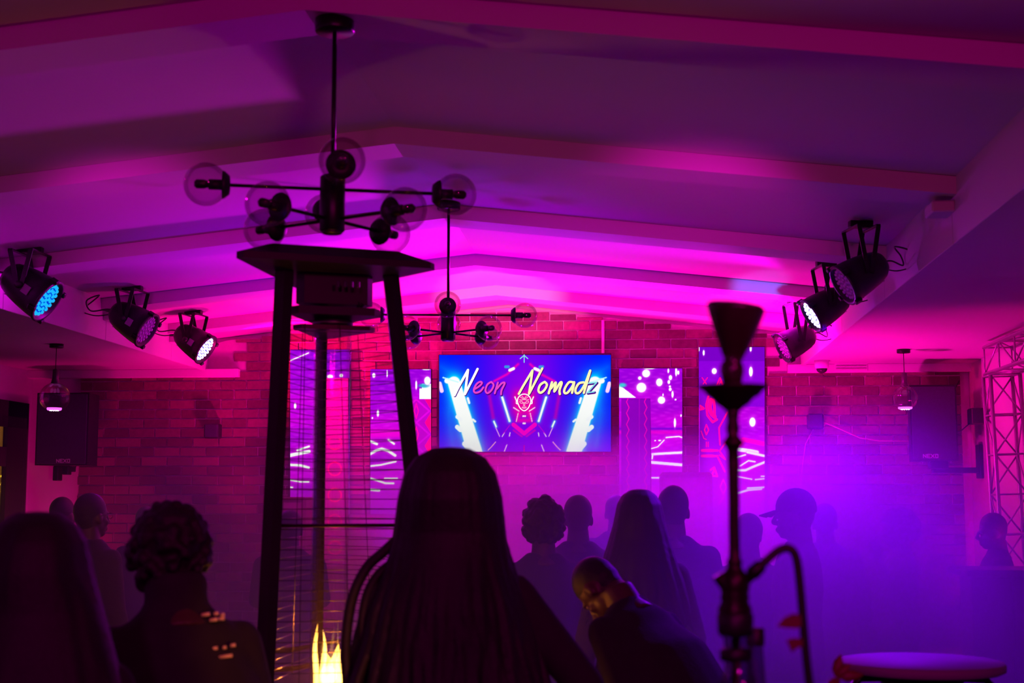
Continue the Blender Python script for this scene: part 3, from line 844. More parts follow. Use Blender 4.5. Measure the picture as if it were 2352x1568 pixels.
def par_can(px, py, Y, dimg, led_mat, label, zc, scl=1.0):
    loc = at(px, py, Y)
    vw = (loc - CAM).normalized(); vr = vw.cross(Vector((0, 0, 1))).normalized(); vu = vr.cross(vw)
    root = empty('par_light', loc, label, 'stage light', 'par lights hanging from the edges of the raised ceiling')
    d = (vr * dimg[0] + vu * dimg[1] - vw * dimg[2]).normalized()
    x = d.cross(Vector((0, 0, 1))).normalized(); y = x.cross(d) * -1
    y = d.cross(x)
    q = Matrix((x, y, d)).transposed().to_quaternion()
    b = ob('body', m_body, root, q)
    for t in m_tabs: ob('clip', t, b)
    ob('rating_label', m_lab, b); ob('vent_slot', m_vent, b)
    lens = ob('lens_plate', MB().lathe([(.108, .1165), (.108, .1175), (0, .118)], n=32).mesh('lens_plate', led_mat[1]), b)
    me = m_leds.mesh('led', led_mat[0], True); tag(ob('led', me, root, q), kind='stuff')
    az = math.atan2(x.y, x.x); qz = Matrix.Rotation(az, 3, 'Z').to_quaternion()
    sc = (zc - loc.z) / .22 / scl
    for t in yk + m_bar + [m_clamp]:
        o = ob(t.name.split('.')[0], t, root, qz); o.scale = (1, 1, sc)
    ob('knob', m_knob, root, qz); ob('cable', m_cab, root, q); ob('cable', m_cab2, root, q); root.scale = (scl,) * 3
    return root, d, loc


E_CYAN = emit('led_cyan', (0.01, 0.42, 0.9), 1.2); E_CYB = emit('led_blue_plate', (0.0, 0.05, 0.7), 1.0)
E_BW = emit('led_bluewhite', (0.5, 0.45, 1.0), 5.0); E_BWP = emit('led_bluewhite_plate', (0.12, 0.08, 1.0), 1.6)
M_LENSOFF = mat('unlit_led_lens', (0.6, 0.45, 0.8), 0.2, var=0.1); M_PLOFF = mat('unlit_plate', (0.3, 0.2, 0.45), 0.4)
pars = [par_can(66, 662, 7.7, (.76, -.50, .40), (E_CYAN, E_CYB), 'stage light at the far left whose LEDs glow cyan', vz(OL + .4), 1.02),
        par_can(302, 737, 9.2, (.78, -.46, .40), (M_LENSOFF, M_PLOFF), 'unlit stage light, the middle one on the left ceiling edge', vz(OL + .4), .98),
        par_can(443, 783, 10.45, (.76, -.50, .40), (E_BW, E_BWP), 'blazing blue-white stage light above the left end of the brick wall', vz(OL + .4), .95),
        par_can(1980, 630, 7.23, (-.80, -.45, .38), (M_LENSOFF, M_PLOFF), 'unlit stage light, the biggest and highest on the right ceiling edge', vz(OR_ - .2), .86),
        par_can(1900, 703, 8.44, (-.82, -.48, .32), (E_BW, E_BWP), 'blazing blue-white stage light, middle one on the right ceiling edge', vz(OR_ - .2), .86),
        par_can(1830, 783, 10.0, (-.84, -.40, .36), (M_LENSOFF, M_PLOFF), 'unlit violet-tinted stage light, lowest of those on the right', vz(OR_ - .2), .86)]

# ------------------------------------------------------------------ chandeliers


def chandelier(loc_ceiling, label, rot, hz_=1.0, as_=1.0):
    x0, y0, zc = loc_ceiling
    root = empty('globe_chandelier', (x0, y0, zc), label, 'chandelier', 'black arm chandeliers with clear globes on the ridge')
    z0 = CAMZ + hz_ - zc
    MB().lathe([(.062, -.045), (.065, -.04), (.065, 0), (0, 0)], n=28).build('canopy', M_BLACKMET, root, True, True)
    MB().tube([(0, 0, -.04), (0, 0, z0 + .08)], .008, 10).build('rod', M_BLACKMET, root, True, True)
    MB().lathe([(.036, z0 - .085), (.041, z0 - .08), (.041, z0 + .095), (.036, z0 + .10)], n=28).build('hub', M_BLACKMET, root, True, True)
    MB().lathe([(.030, z0 - .092), (.034, z0 - .088), (.034, z0 - .084)], n=24).build('hub_cap', M_STEEL, root, True, True)
    for k in range(8):
        up = k < 4
        a = rot + (k % 4) * math.pi / 2 + (0 if up else math.pi / 4)
        L = (.425 if up else .315) * as_
        zz = z0 + (.055 if up else -.045)
        d = Vector((math.cos(a), math.sin(a), 0)); o_ = Vector((0, 0, zz))
        arm = MB().tube([o_ + d * .03, o_ + d * (L - .07)], .006, 8).build('arm', M_BLACKMET, root, True, True)
        MB().lathe([(.012, -.078), (.030, -.076), (.044, -.060), (.046, -.052), (.02, -.050)], o_ + d * L, 20, d).build('globe_cup', M_BLACK, arm, True, True)
        MB().lathe([(.017, -.055), (.017, -.01), (.012, -.008)], o_ + d * L, 14, d).build('socket', M_BLACK, arm, True, True)
        MB().lathe([(.009, -.012), (.015, .005), (.015, .028), (.008, .036)], o_ + d * L, 14, d).build('bulb', M_BULB, arm, True, True)
        MB().ell(o_ + d * L, .070, 28, 18).build('globe', M_GLOBE, arm, True, True)
    return root


ch1 = chandelier((-0.965, 4.475, vz(-0.965) - .078), 'nearer and larger looking globe chandelier hanging above the patio heater', R(-74), .948, .95)
ch2 = chandelier((-1.015, 7.77, vz(-1.03)), 'farther globe chandelier hanging above the television', R(-83), .965)

# small hook under the beam by the ridge
hk = at(1136, 668, 10.98)
MB().tube([(hk.x, 10.98, vz(hk.x) - .06), (hk.x, 10.98, hk.z + .02), (hk.x + .01, 10.97, hk.z - .02), (hk.x - .01, 10.97, hk.z - .035)], .008, 8).build('ceiling_hook', M_LEAFR, None, True)
tag(bpy.data.objects['ceiling_hook'], 'small dark red hook under the ridge beam above the television', 'hook')

# ------------------------------------------------------------------ pendants
E_PK = emit('pendant_disc_glow', (0.95, 0.12, 1.0), 1.6); E_PKW = emit('pendant_led_dots', (1, 0.8, 1), 3.0)


def pendant(px, py, gy, r, label):
    c = atz(px, py, OB)
    g = at(px, gy, c.y)
    root = empty('pendant_lamp', (c.x, c.y, OB), label, 'pendant lamp', 'round glass pendants under the flat side ceilings')
    h = OB - g.z
    MB().lathe([(.046, -.028), (.05, -.024), (.05, 0), (0, 0)], n=24).build('canopy', M_BLACKMET, root, True, True)
    MB().tube([(0, 0, -.02), (0, 0, -h + r + .09)], .003, 8).build('cord', M_BLACK, root, True, True)
    MB().lathe([(.006, .10), (.02, .095), (.022, .03), (.03, .0), (.034, -.005)][::-1], (0, 0, -h + r), 18).build('socket', M_STEEL, root, True, True)
    m = MB(); prof = [(.034, r * .96)] + [(r * math.cos(t), r * math.sin(t)) for t in np.linspace(R(66), R(-52), 12)]
    n = 48; vs = []; fs = []
    for i, (rr, z_) in enumerate(prof[::-1]):
        for k in range(n):
            a = 2 * math.pi * k / n; q = rr * (1 + .025 * math.cos(a * 16)); vs.append((q * math.cos(a), q * math.sin(a), z_ - h))
    for i in range(len(prof) - 1):
        for k in range(n):
            l = (k + 1) % n; fs.append((i * n + k, i * n + l, (i + 1) * n + l, (i + 1) * n + k))
    MB().add(vs, fs).build('ribbed_globe', M_GLOBE, root, True, True)
    MB().lathe([(.0, -r * .9), (.045, -r * .9), (.052, -r * .84), (.052, -r * .72), (.0, -r * .70)], (0, 0, -h), 24).build('lamp_disc', E_PK, root, True, True)
    m = MB()
    for k in range(12):
        a = k * math.pi / 6; m.ell((.03 * math.cos(a), .03 * math.sin(a), -h - r * .9), .005, 6, 4)
    tag(m.build('led', E_PKW, root, True, True), kind='stuff')
    return root


pendant(130, 790, 912, .105, 'glass globe pendant in front of the left loudspeaker')
pendant(2075, 802, 914, .092, 'glass globe pendant beside the right loudspeaker')

# ------------------------------------------------------------------ loudspeakers
M_GRILLE = mat('speaker_grille', (0.03, 0.02, 0.06), 0.7, var=0.3, scale=60, bump=0.4)
E_LOGO = mat('logo_print', (0.8, 0.7, 0.95), 0.5, var=0.02)
NEXO = [[(0, 10), (0, 0), (8, 10), (8, 0)], [(20, 0), (12, 0), (12, 10), (20, 10)], [(12, 5), (18, 5)], [(23, 0), (32, 10)], [(32, 0), (23, 10)], [(36, 0), (43, 0), (43, 10), (36, 10), (36, 0)]]


def speaker(x0, x1, y0, y1, Y, label, side, lx, ly):
    a, b = at(x0, y0, Y), at(x1, y1, Y); w_, h_ = b.x - a.x, a.z - b.z; cx = (a.x + b.x) / 2
    root = empty('loudspeaker', (cx, Y + .18, b.z), label, 'loudspeaker', 'black wall loudspeakers at both ends of the brick wall')
    m = MB(); t = .05
    f = [(-w_ / 2, -.18), (w_ / 2, -.18), (w_ / 2 - t, .17), (-w_ / 2 + t, .17)]
    m.add([(x, y, 0) for x, y in f] + [(x, y, h_) for x, y in f], [(0, 3, 2, 1), (4, 5, 6, 7), (0, 1, 5, 4), (1, 2, 6, 5), (2, 3, 7, 6), (3, 0, 4, 7)])
    m.build('cabinet', M_BLACK, root, False, True)
    MB().bbox((0, -.186, h_ / 2), (w_ - .025, .014, h_ - .025), .004).build('grille', M_GRILLE, root, False, True)
    l = at(lx, ly, Y - .01)
    m = MB(); s_ = .0026
    for g in NEXO: m.stroke([(l.x + (p[0] - 21) * s_ - cx, -.1945, l.z - b.z + (5 - p[1]) * s_) for p in g], .0035, (0, -1, 0))
    tag(m.build('logo', E_LOGO, root, False, True))
    if side < 0:
        MB().bbox((-.10, .0, -.065), (.045, .10, .12), .005).build('bracket', M_BLACKMET, root, False, True)
        MB().bbox((-.02, .0, -.04), (.05, .08, .07), .005).build('bracket', M_BLACKMET, root, False, True)
        MB().tube([(0, -.02, 0), (.06, -.02, -.035), (.065, -.02, 0)], .004, 6).build('cable', M_BLACK, root, True, True)
        MB().bbox((-.12, .2, -.02), (.06, .34, .05), .005).build('bracket_arm', M_BLACKMET, root, False, True)
    else:
        e = XR - cx
        MB().bbox(((e + .02) / 2, .05, -.07), (e - .02, .05, .045), .005).build('bracket_arm', M_BLACKMET, root, False, True)
        MB().bbox((.06, .0, -.03), (.14, .12, .06), .005).build('bracket', M_BLACKMET, root, False, True)
        MB().bbox((e - .015, .05, .0), (.03, .14, .27), .005).build('wall_plate', M_BLACKMET, root, False, True)
        MB().tube([(w_ / 2, .1, h_ * .7), (w_ / 2 + .03, .12, h_ * .9), (e - .12, .2, h_ * 1.1)], .005, 6).build('cable', M_BLACK, root, True, True)
    return root


speaker(86, 200, 902, 1068, 11.45, 'black loudspeaker on the left, behind the globe pendant', -1, 145, 1058)
speaker(2088, 2202, 884, 1058, 11.45, 'black loudspeaker on the right, held by an arm from the side wall', 1, 2137, 1047)
p = at(2251, 956, 11.45)
r_ = empty('wall_monitor_box', (XR, 11.45, p.z), 'small black box mounted on the right wall beside the loudspeaker', 'wall box')
MB().bbox((-.075, 0, 0), (.12, .16, .125), .008).build('housing', M_BLACK, r_, False, True)
MB().bbox((-.01, 0, 0), (.02, .08, .08), .003).build('wall_plate', M_BLACKMET, r_, False, True)
MB().tube([(-.13, 0, -.05), (-.2, 0, -.11), (-.27, .0, -.14)], .005, 6).build('cable', M_BLACK, r_, True, True)
for (px, py, lb) in ((490, 990, 'small dark square wall speaker on the bricks left of the patio heater'), (1872, 968, 'small dark square wall speaker on the bricks right of the LED panels')):
    p = at(px, py, 11.9)
    r_ = empty('wall_speaker', (p.x, WY, p.z), lb, 'wall speaker', 'small square speakers on the brick wall')
    MB().bbox((0, -.11, 0), (.125, .12, .125), .01).build('housing', M_BLACK, r_, False, True)
    MB().bbox((0, -.174, 0), (.105, .008, .105), .003).build('grille', M_GRILLE, r_, False, True)
    MB().bbox((0, -.035, 0), (.05, .06, .05), .003).build('wall_plate', M_BLACKMET, r_, False, True)
cp = [at(x, y, 11.93) for x, y in ((1890, 968), (1930, 985), (1975, 1005), (2020, 1012), (2090, 1012))]
tag(MB().tube(cp, .006, 6).build('wall_cable', mat('pink_cable', (0.6, 0.25, 0.35), 0.5), None, True), 'thin cable drooping across the bricks to the right loudspeaker', 'cable')
cp = [at(x, y, 11.93) for x, y in ((1868, 985), (1850, 1020), (1842, 1080), (1836, 1180))]
tag(MB().tube(cp, .004, 6).build('wall_cable', mat('pink_cable', (0.6, 0.25, 0.35), 0.5), None, True), 'thin cable running down the bricks from the right wall speaker', 'cable')
# dome camera and louvre
p = atz(1889, 826, OB)
r_ = empty('dome_camera', (p.x, 11.6, OB), 'small dome security camera at the right end of the plaster strip', 'camera')
MB().lathe([(.04, -.07), (.055, -.06), (.06, 0), (0, 0)], n=24).build('housing', M_PLASTER, r_, True, True)
MB().ell((0, 0, -.065), (.045, .045, .04), 18, 12).build('dome', M_BULB, r_, True, True)
p = at(1955, 838, 11.9)
r_ = empty('air_vent', (p.x, 11.915, p.z - .05), 'louvred air vent in the plaster strip beside the dome camera', 'air vent')
MB().bbox((0, -.006, .05), (.27, .012, .10), .003).build('frame', M_PLASTER, r_, False, True)
for k in range(4): MB().bbox((0, -.016, .017 + k * .022), (.245, .012, .005), .001, Matrix.Rotation(R(35), 3, 'X')).build('slat', M_PLASTER, r_, False, True)

# ------------------------------------------------------------------ truss


def truss(name, a, b, side, n, label, up=(0, 1, 0)):
    a, b = Vector(a), Vector(b); d = (b - a).normalized(); u = Vector(up); u = (u - d * u.dot(d)).normalized(); v = d.cross(u); h = side / 2
    root = empty(name, a, label, 'truss', 'aluminium lighting trusses by the right wall')
    cs = [(u * s + v * t) * h for s, t in ((-1, -1), (1, -1), (1, 1), (-1, 1))]
    for c in cs: MB().tube([a + c, b + c], .014, 10).build('chord', M_ALU, root, True)
    for k in range(n + 1):
        q = a + (b - a) * (k / n)
        for i in range(4):
            c0, c1 = cs[i], cs[(i + 1) % 4]
            MB().tube([q + c0, q + c1], .006, 6).build('cross_brace', M_ALU, root, True)
            if k < n:
                q1 = a + (b - a) * ((k + 1) / n)
                if (k + i) % 2: c0, c1 = c1, c0
                MB().tube([q + c0, q1 + c1], .006, 6).build('diagonal_brace', M_ALU, root, True)
    return root


ta, tb = at(2300, 862, 10.1), at(2329, 1300, 10.1)
tb = ta + (tb - ta) * (ta.z / (ta.z - tb.z))
truss('lighting_truss', tb, ta, .20, 9, 'upright aluminium truss standing beside the right wall')
truss('lighting_truss', (ta.x + .02, 10.25, ta.z + .115), (ta.x + .02, 4.6, ta.z + .115), .19, 14, 'horizontal aluminium truss running along the right wall toward the camera', (1, 0, 0))

# ------------------------------------------------------------------ bar counter, tables, chair
cx0 = at(2215, 1310, 8.0).x
bc = empty('bar_counter', ((cx0 + XR) / 2, 8.15, 0), 'dark wooden bar counter by the right wall', 'counter')
ztop = at(2300, 1309, 8.0).z
MB().bbox(((cx0 + XR) / 2, 8.25, ztop - .02), (XR - cx0 - .02, .5, .04), .006).build('counter_top', M_WOOD, bc)
for k in range(4):
    x_ = cx0 + .06 + (k + .5) * (XR - cx0 - .1) / 4
    MB().bbox((x_, 8.14, (ztop - .04) / 2 + .04), ((XR - cx0 - .1) / 4 - .008, .04, ztop - .13), .006).build('front_panel', M_WOOD, bc)
MB().box(((cx0 + XR) / 2 + .02, 8.30, (ztop - .04) / 2), (XR - cx0 - .1, .28, ztop - .045)).build('carcass', M_BLACK, bc)


def round_table(c, r, zt, label, chairs=False):
    t = empty('cocktail_table', (c[0], c[1], 0), label, 'table')
    MB().lathe([(r - .012, zt - .03), (r, zt - .024), (r, zt - .006), (r - .006, zt), (0, zt)], (c[0], c[1], 0), 48).build('table_top', M_TABLE, t, True)
    MB().lathe([(.02, zt - .2), (.11, zt - .10), (.13, zt - .03)], (c[0], c[1], 0), 32).build('under_cone', M_BLACKMET, t, True)
    MB().lathe([(.2, 0), (.2, .015), (.04, .04), (.03, .06), (.03, zt - .15)], (c[0], c[1], 0), 32).build('pedestal', M_BLACKMET, t, True)
    for s in (-1, 1):
        MB().tube([(c[0] + s * .05, c[1] - .02, zt - .045), (c[0] + s * r * .75, c[1] - .02, zt - .05), (c[0] + s * r * .95, c[1] - .02, zt - .10), (c[0] + s * r * 1.0, c[1] - .02, zt - .22), (c[0] + s * r * .8, c[1] - .02, zt - .5), (c[0] + s * .02, c[1] - .02, zt - .62)], .012, 8).build('bent_leg', M_BLACKMET, t, True)
    return t


tc = at(2115, 1517, 4.43)
round_table((tc.x, tc.y), .243, tc.z, 'small round pale table at the lower right')
hb = at(1690, 1568, 2.2)
HZ = 1.06
rt = empty('cocktail_table', (hb.x - .02, 2.25, 0), 'tall round table carrying the hookah, its top just below the picture', 'table')
MB().lathe([(.29, HZ - .035), (.30, HZ - .03), (.30, HZ - .006), (.294, HZ), (0, HZ)], (hb.x - .02, 2.25, 0), 48).build('table_top', M_WOOD, rt, True)
MB().lathe([(.24, 0), (.24, .015), (.04, .04), (.03, .06), (.03, HZ - .03)], (hb.x - .02, 2.25, 0), 28).build('pedestal', M_BLACKMET, rt, True)

chx = at(625, 1490, 6.1)
chr_ = empty('dining_chair', (chx.x, 6.2, 0), 'black chair with curved tubular back rails behind the patio heater', 'chair')
for z_, r_ in ((.98, .26), (.90, .25)):
    MB().tube([(chx.x + r_ * math.cos(a), 6.25 - r_ * .8 * math.sin(a), z_ + .015 * math.cos(2 * a)) for a in np.linspace(R(-10), R(190), 15)], .012, 8).build('back_rail', M_BLACK, chr_, True)
MB().bbox((chx.x, 6.25, .47), (.44, .42, .05), .02).build('seat', M_CLOTHK, chr_)
for sx in (-1, 1):
    for sy in (-1, 1):
        MB().tube([(chx.x + sx * .23, 6.25 + sy * .2, 0), (chx.x + sx * .19, 6.25 + sy * .17, .45)], .013, 8).build('leg', M_BLACKMET, chr_, True)
    MB().tube([(chx.x + sx * .2, 6.25 - .1, .45), (chx.x + sx * .26, 6.25 - .02, .98)], .012, 8).build('back_post', M_BLACK, chr_, True)

# ------------------------------------------------------------------ patio heater
HC = Vector((-1.055, 4.93, 0))
ph = empty('patio_heater', (HC.x, HC.y, 0), 'tall three-legged patio heater with a triangular hood and a flame in a glass tube', 'patio heater')


def leg_line(x1, y1, Y1, x2, y2, Y2):
    a, b = at(x1, y1, Y1), at(x2, y2, Y2); t = (a.z - .05) / (a.z - b.z); return a, a + (b - a) * t


legs = [leg_line(655, 585, 4.72, 607, 1568, 4.66) + (.036,), leg_line(893, 590, 4.86, 944, 1060, 4.84) + (.031,), leg_line(741, 620, 5.16, 727, 1568, 5.24) + (.024,)]
for a, b, r_ in legs: MB().tube([a, b], r_, 6).build('leg', M_HEATER, ph, False)
zh = CAMZ + .80
L_, R_, B_ = atz(535, 573, zh), atz(1012, 603, zh), Vector((atz(703, 658, zh).x, 5.33, zh))


def tri(cs, z, inset, cut=.10):
    c = sum(cs, Vector()) / 3; o = []
    for i in range(3):
        p = cs[i]; pr = cs[i - 1]; nx = cs[(i + 1) % 3]
        p2 = [p + (pr - p).normalized() * cut * .35, p + (nx - p).normalized() * cut * .35]
        for q in p2: q = c + (q - c) * (1 - inset); o.append(Vector((q.x, q.y, z)))
    return o


rings = [tri([L_, R_, B_], zh - .022, 0), tri([L_, R_, B_], zh, 0), tri([L_, R_, B_], zh + .045, .32), tri([L_, R_, B_], zh + .055, .75)]
vs = [p for r_ in rings for p in r_]
fs = [(i * 6 + k, i * 6 + (k + 1) % 6, (i + 1) * 6 + (k + 1) % 6, (i + 1) * 6 + k) for i in range(3) for k in range(6)] + [tuple(range(18, 24)), tuple(range(6))[::-1]]
MB().add(vs, fs).build('hood', M_HEATER, ph)
hx = tri([legs[0][0], legs[1][0], legs[2][0]], 0, .18, .12)
for z0_, z1_, ins, nm, mt in ((2.275, 2.385, .16, 'burner_head', M_HEATER), (2.235, 2.262, .0, 'shelf_plate', M_HEATER), (2.185, 2.2, .1, 'reflector_plate', M_BRASS)):
    t0 = tri([l[0] for l in legs], z0_, ins, .14); t1 = tri([l[0] for l in legs], z1_, ins, .14)
    MB().add(t0 + t1, [(k, (k + 1) % 6, (k + 1) % 6 + 6, k + 6) for k in range(6)] + [tuple(range(6))[::-1], tuple(range(6, 12))]).build(nm, mt, ph)
for k in range(4):
    q = at(778 + k * 15, 653, 4.74); MB().bbox(q, (.010, .012, .022), .002).build('louvre', M_STEEL, ph)  # glossy steel pieces stand in for bright slits in the head
q = at(825, 700, 4.85); MB().tube([(q.x, q.y, 2.26), (q.x, q.y, q.z + .01), (q.x + .012, q.y, q.z - .008)], .012, 8).build('hanging_knob', M_BLACK, ph, True)
TR = .064
MB().lathe([(TR, 0.95), (TR, 2.235)], (HC.x, HC.y, 0), 32)
vs = []; n = 32
for z_ in (0.92, 2.235):
    for k in range(n): vs.append((HC.x + TR * math.cos(2 * math.pi * k / n), HC.y + TR * math.sin(2 * math.pi * k / n), z_))
MB().add(vs, [(k, (k + 1) % n, (k + 1) % n + n, k + n) for k in range(n)]).build('glass_tube', M_TUBE, ph, True)
for z_ in (.935, 2.22): MB().lathe([(TR + .004, z_ - .012), (TR + .008, z_ - .008), (TR + .008, z_ + .008), (TR + .004, z_ + .012)], (HC.x, HC.y, 0), 28).build('tube_collar', M_STEEL, ph, True)


def legp(i, z_):
    a, b, _ = legs[i]; return a + (b - a) * ((a.z - z_) / (a.z - b.z))


for k in range(37):
    z_ = 1.0 + k * .0335
    for i in range(3):
        a, b = legp(i, z_), legp((i + 1) % 3, z_)
        MB().tube([a, (a + b) / 2 + ((a + b) / 2 - Vector((HC.x, HC.y, z_))).normalized() * .012, b], .0014, 6).build('guard_wire', M_WIRE, ph, True)
for i, f_ in ((0, .5), (1, .5), (2, .5), (0, .2)):
    pts = [legp(i, z_) * (1 - f_) + legp((i + 1) % 3, z_) * f_ for z_ in (1.0, 2.2)]
    MB().tube(pts, .0015, 6).build('upright_wire', M_WIRE, ph, True)
qa, qb = legp(0, CAMZ - .085), legp(1, CAMZ - .085)
MB().tube([qa, qb], .006, 8).build('cross_rail', M_HEATER, ph, True)
bs = [legp(i, .92) for i in range(3)]; b0 = [legp(i, .06) for i in range(3)]
t0, t1 = tri(b0, .06, -.05, .12), tri(bs, .92, -.02, .12)
MB().add(t0 + t1, [(k, (k + 1) % 6, (k + 1) % 6 + 6, k + 6) for k in range(6)] + [tuple(range(6))[::-1], tuple(range(6, 12))]).build('base_cabinet', M_HEATER, ph)
MB().lathe([(.36, 0), (.37, .01), (.37, .05), (.34, .065), (0, .065)], (HC.x, HC.y, 0), 36).build('foot_plate', M_HEATER, ph, True)
# flame: tapered tongues; the thin left ones are glowing stand-ins for tube reflections
fm = bpy.data.materials.new('flame'); nt, N, L = nodes(fm); N.remove(N['Principled BSDF'])
tcn = N.new('ShaderNodeTexCoord'); sp = N.new('ShaderNodeSeparateXYZ'); L.new(tcn.outputs['Object'], sp.inputs[0])
cr = N.new('ShaderNodeValToRGB'); mp = N.new('ShaderNodeMapRange'); mp.inputs[1].default_value = 1.05; mp.inputs[2].default_value = 1.42
L.new(sp.outputs[2], mp.inputs[0]); L.new(mp.outputs[0], cr.inputs[0])
cr.color_ramp.elements[0].color = (1.0, 0.55, 0.10, 1); cr.color_ramp.elements[1].color = (0.75, 0.09, 0.01, 1)
e_ = cr.color_ramp.elements.new(.45); e_.color = (1.0, 0.38, 0.03, 1)
e = N.new('ShaderNodeEmission'); e.inputs[1].default_value = 1.5; L.new(cr.outputs[0], e.inputs[0])
tr_ = N.new('ShaderNodeBsdfTransparent'); ads = N.new('ShaderNodeAddShader'); L.new(e.outputs[0], ads.inputs[0]); L.new(tr_.outputs[0], ads.inputs[1]); L.new(ads.outputs[0], N['Material Output'].inputs[0])
for fx, fy, rr, w_ in ((768, 1500, .030, 1), (775, 1478, .021, 1), (779, 1490, .011, 1), (752, 1500, .026, -1), (758, 1525, .014, -1), (727, 1432, .010, 1), (728, 1450, .006, 1), (744, 1446, .010, -1), (745, 1462, .006, -1)):
    t = at(fx, fy, 4.93); pts = []; rs = []
    for k in range(14):
        f = k / 13; z_ = .93 + (t.z - .93) * f
        pts.append((t.x + .006 * w_ * math.sin(f * 7) * f, 4.93 + .004 * math.sin(f * 9), z_)); rs.append(rr * (math.sin(math.pi * min(f * .75 + .25, 1)) ** .9 + .02))
    MB().tube(pts, rs, 10).build('flame', fm, ph, True)
fl = lamp('POINT', 'flame_light', (HC.x, HC.y, 0.985), 14, (1.0, 0.24, 0.02), None, 0.035, parent=ph)

# ------------------------------------------------------------------ hookah
YH = 2.2


def hp(px, py, Y=YH): return at(px, py, Y)


HX = hp(1690, 1100)
hk_ = empty('hookah', (HX.x, YH, HZ), 'tall dark hookah with a tray, funnel bowl and curved hose in the right foreground', 'hookah')
U = 1.1 * (hp(1700, 1100) - hp(1690, 1100)).x / 10    # metres per pixel there


def prof_part(name, mt, rows, n=28, tilt=None):
    """rows: (py, centre px, half width px)"""
    vs = []; fs = []
    for py, cx, hw in rows:
        c = hp(cx, py)
        for k in range(n):
            a = 2 * math.pi * k / n; p = Vector((c.x + hw * U * math.cos(a), YH + hw * U * math.sin(a), c.z))
            if tilt: p.z += (p.x - c.x) * tilt
            vs.append(p)
    for i in range(len(rows) - 1):
        for k in range(n):
            l = (k + 1) % n; fs.append((i * n + k, (i + 1) * n + k, (i + 1) * n + l, i * n + l))
    fs.append(tuple(range(n))); fs.append(tuple((len(rows) - 1) * n + k for k in range(n))[::-1])
    return MB().add(vs, fs).build(name, mt, hk_, True)


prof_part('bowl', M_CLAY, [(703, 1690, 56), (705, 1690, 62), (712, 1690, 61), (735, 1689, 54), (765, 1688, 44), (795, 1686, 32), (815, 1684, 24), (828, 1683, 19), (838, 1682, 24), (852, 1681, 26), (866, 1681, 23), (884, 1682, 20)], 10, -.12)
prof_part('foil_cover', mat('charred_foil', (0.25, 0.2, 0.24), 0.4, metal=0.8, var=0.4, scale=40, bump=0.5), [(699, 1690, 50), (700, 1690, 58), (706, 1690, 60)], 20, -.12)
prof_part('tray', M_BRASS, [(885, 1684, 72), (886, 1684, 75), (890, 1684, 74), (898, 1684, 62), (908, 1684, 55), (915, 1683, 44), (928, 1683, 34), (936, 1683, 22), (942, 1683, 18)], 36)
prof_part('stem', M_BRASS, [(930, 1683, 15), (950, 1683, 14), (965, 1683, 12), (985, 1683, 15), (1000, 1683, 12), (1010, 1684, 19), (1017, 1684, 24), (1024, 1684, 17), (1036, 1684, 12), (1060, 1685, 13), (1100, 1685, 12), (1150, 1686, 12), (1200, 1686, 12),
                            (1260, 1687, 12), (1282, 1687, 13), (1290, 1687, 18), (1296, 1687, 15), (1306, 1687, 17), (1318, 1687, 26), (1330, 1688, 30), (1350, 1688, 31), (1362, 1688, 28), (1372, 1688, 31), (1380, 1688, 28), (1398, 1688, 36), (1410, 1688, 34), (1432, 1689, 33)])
prof_part('grommet', M_BLACK, [(1405, 1689, 33), (1412, 1689, 38), (1450, 1689, 37), (1460, 1689, 32)])
prof_part('down_stem', M_BRASS, [(1455, 1690, 10), (1700, 1690, 10), (1820, 1690, 10)])
prof_part('neck_band', M_BLACK, [(1488, 1690, 29), (1492, 1690, 33), (1514, 1690, 33), (1518, 1690, 29)])
tz = []
for py, hw in ((1452, 33), (1488, 29), (1518, 30), (1545, 42), (1580, 62), (1640, 88), (1720, 104), (1800, 108), (1850, 104)): tz.append((py, 1690, hw))
vz_ = []
c = hp(1690, 1850)
rows = [(hp(1690, a).z, h * U) for a, b, h in tz]; zb = rows[-1][0]
rows = [(HZ + .012 + (z_ - zb) * ((rows[0][0] - HZ - .012) / (rows[0][0] - zb)), r_) for z_, r_ in rows]
vs = []; n = 32
for z_, r_ in rows:
    for k in range(n): vs.append((HX.x + r_ * math.cos(2 * math.pi * k / n), YH + r_ * math.sin(2 * math.pi * k / n), z_))
MB().add(vs, [(i * n + k, (i + 1) * n + k, (i + 1) * n + (k + 1) % n, i * n + (k + 1) % n) for i in range(len(rows) - 1) for k in range(n)] + [tuple((len(rows) - 1) * n + k for k in range(n))[::-1]]).build('vase', M_VASE, hk_, True)
MB().lathe([(.072, HZ), (.078, HZ + .003), (.078, HZ + .014), (.07, HZ + .018)], (HX.x, YH, 0), 32).build('vase_foot', M_BRASS, hk_, True)
MB().tube([hp(1684, 1350), hp(1665, 1340), hp(1652, 1318)], [.010, .011, .013], 12).build('purge_valve', M_BRASS, hk_, True)
MB().tube([hp(1692, 1348), hp(1712, 1338)], [.012, .010], 12).build('hose_port', M_BRASS, hk_, True)
MB().tube([hp(1708, 1340), hp(1724, 1322), hp(1727, 1318), hp(1748, 1298), hp(1751, 1295)], [.0075, .0085, .0115, .0105, .007], 12).build('hose_handle', M_BLACKMET, hk_, True)
hpts = [(1748, 1298), (1768, 1280), (1785, 1266), (1800, 1259), (1812, 1259), (1822, 1266), (1829, 1282), (1834, 1310), (1839, 1360), (1845, 1430), (1852, 1510), (1862, 1590), (1875, 1680), (1885, 1780), (1870, 1860)]
MB().tube(spline([hp(*q) for q in hpts]), .0068, 12).build('hose', M_BLACK, hk_, True)
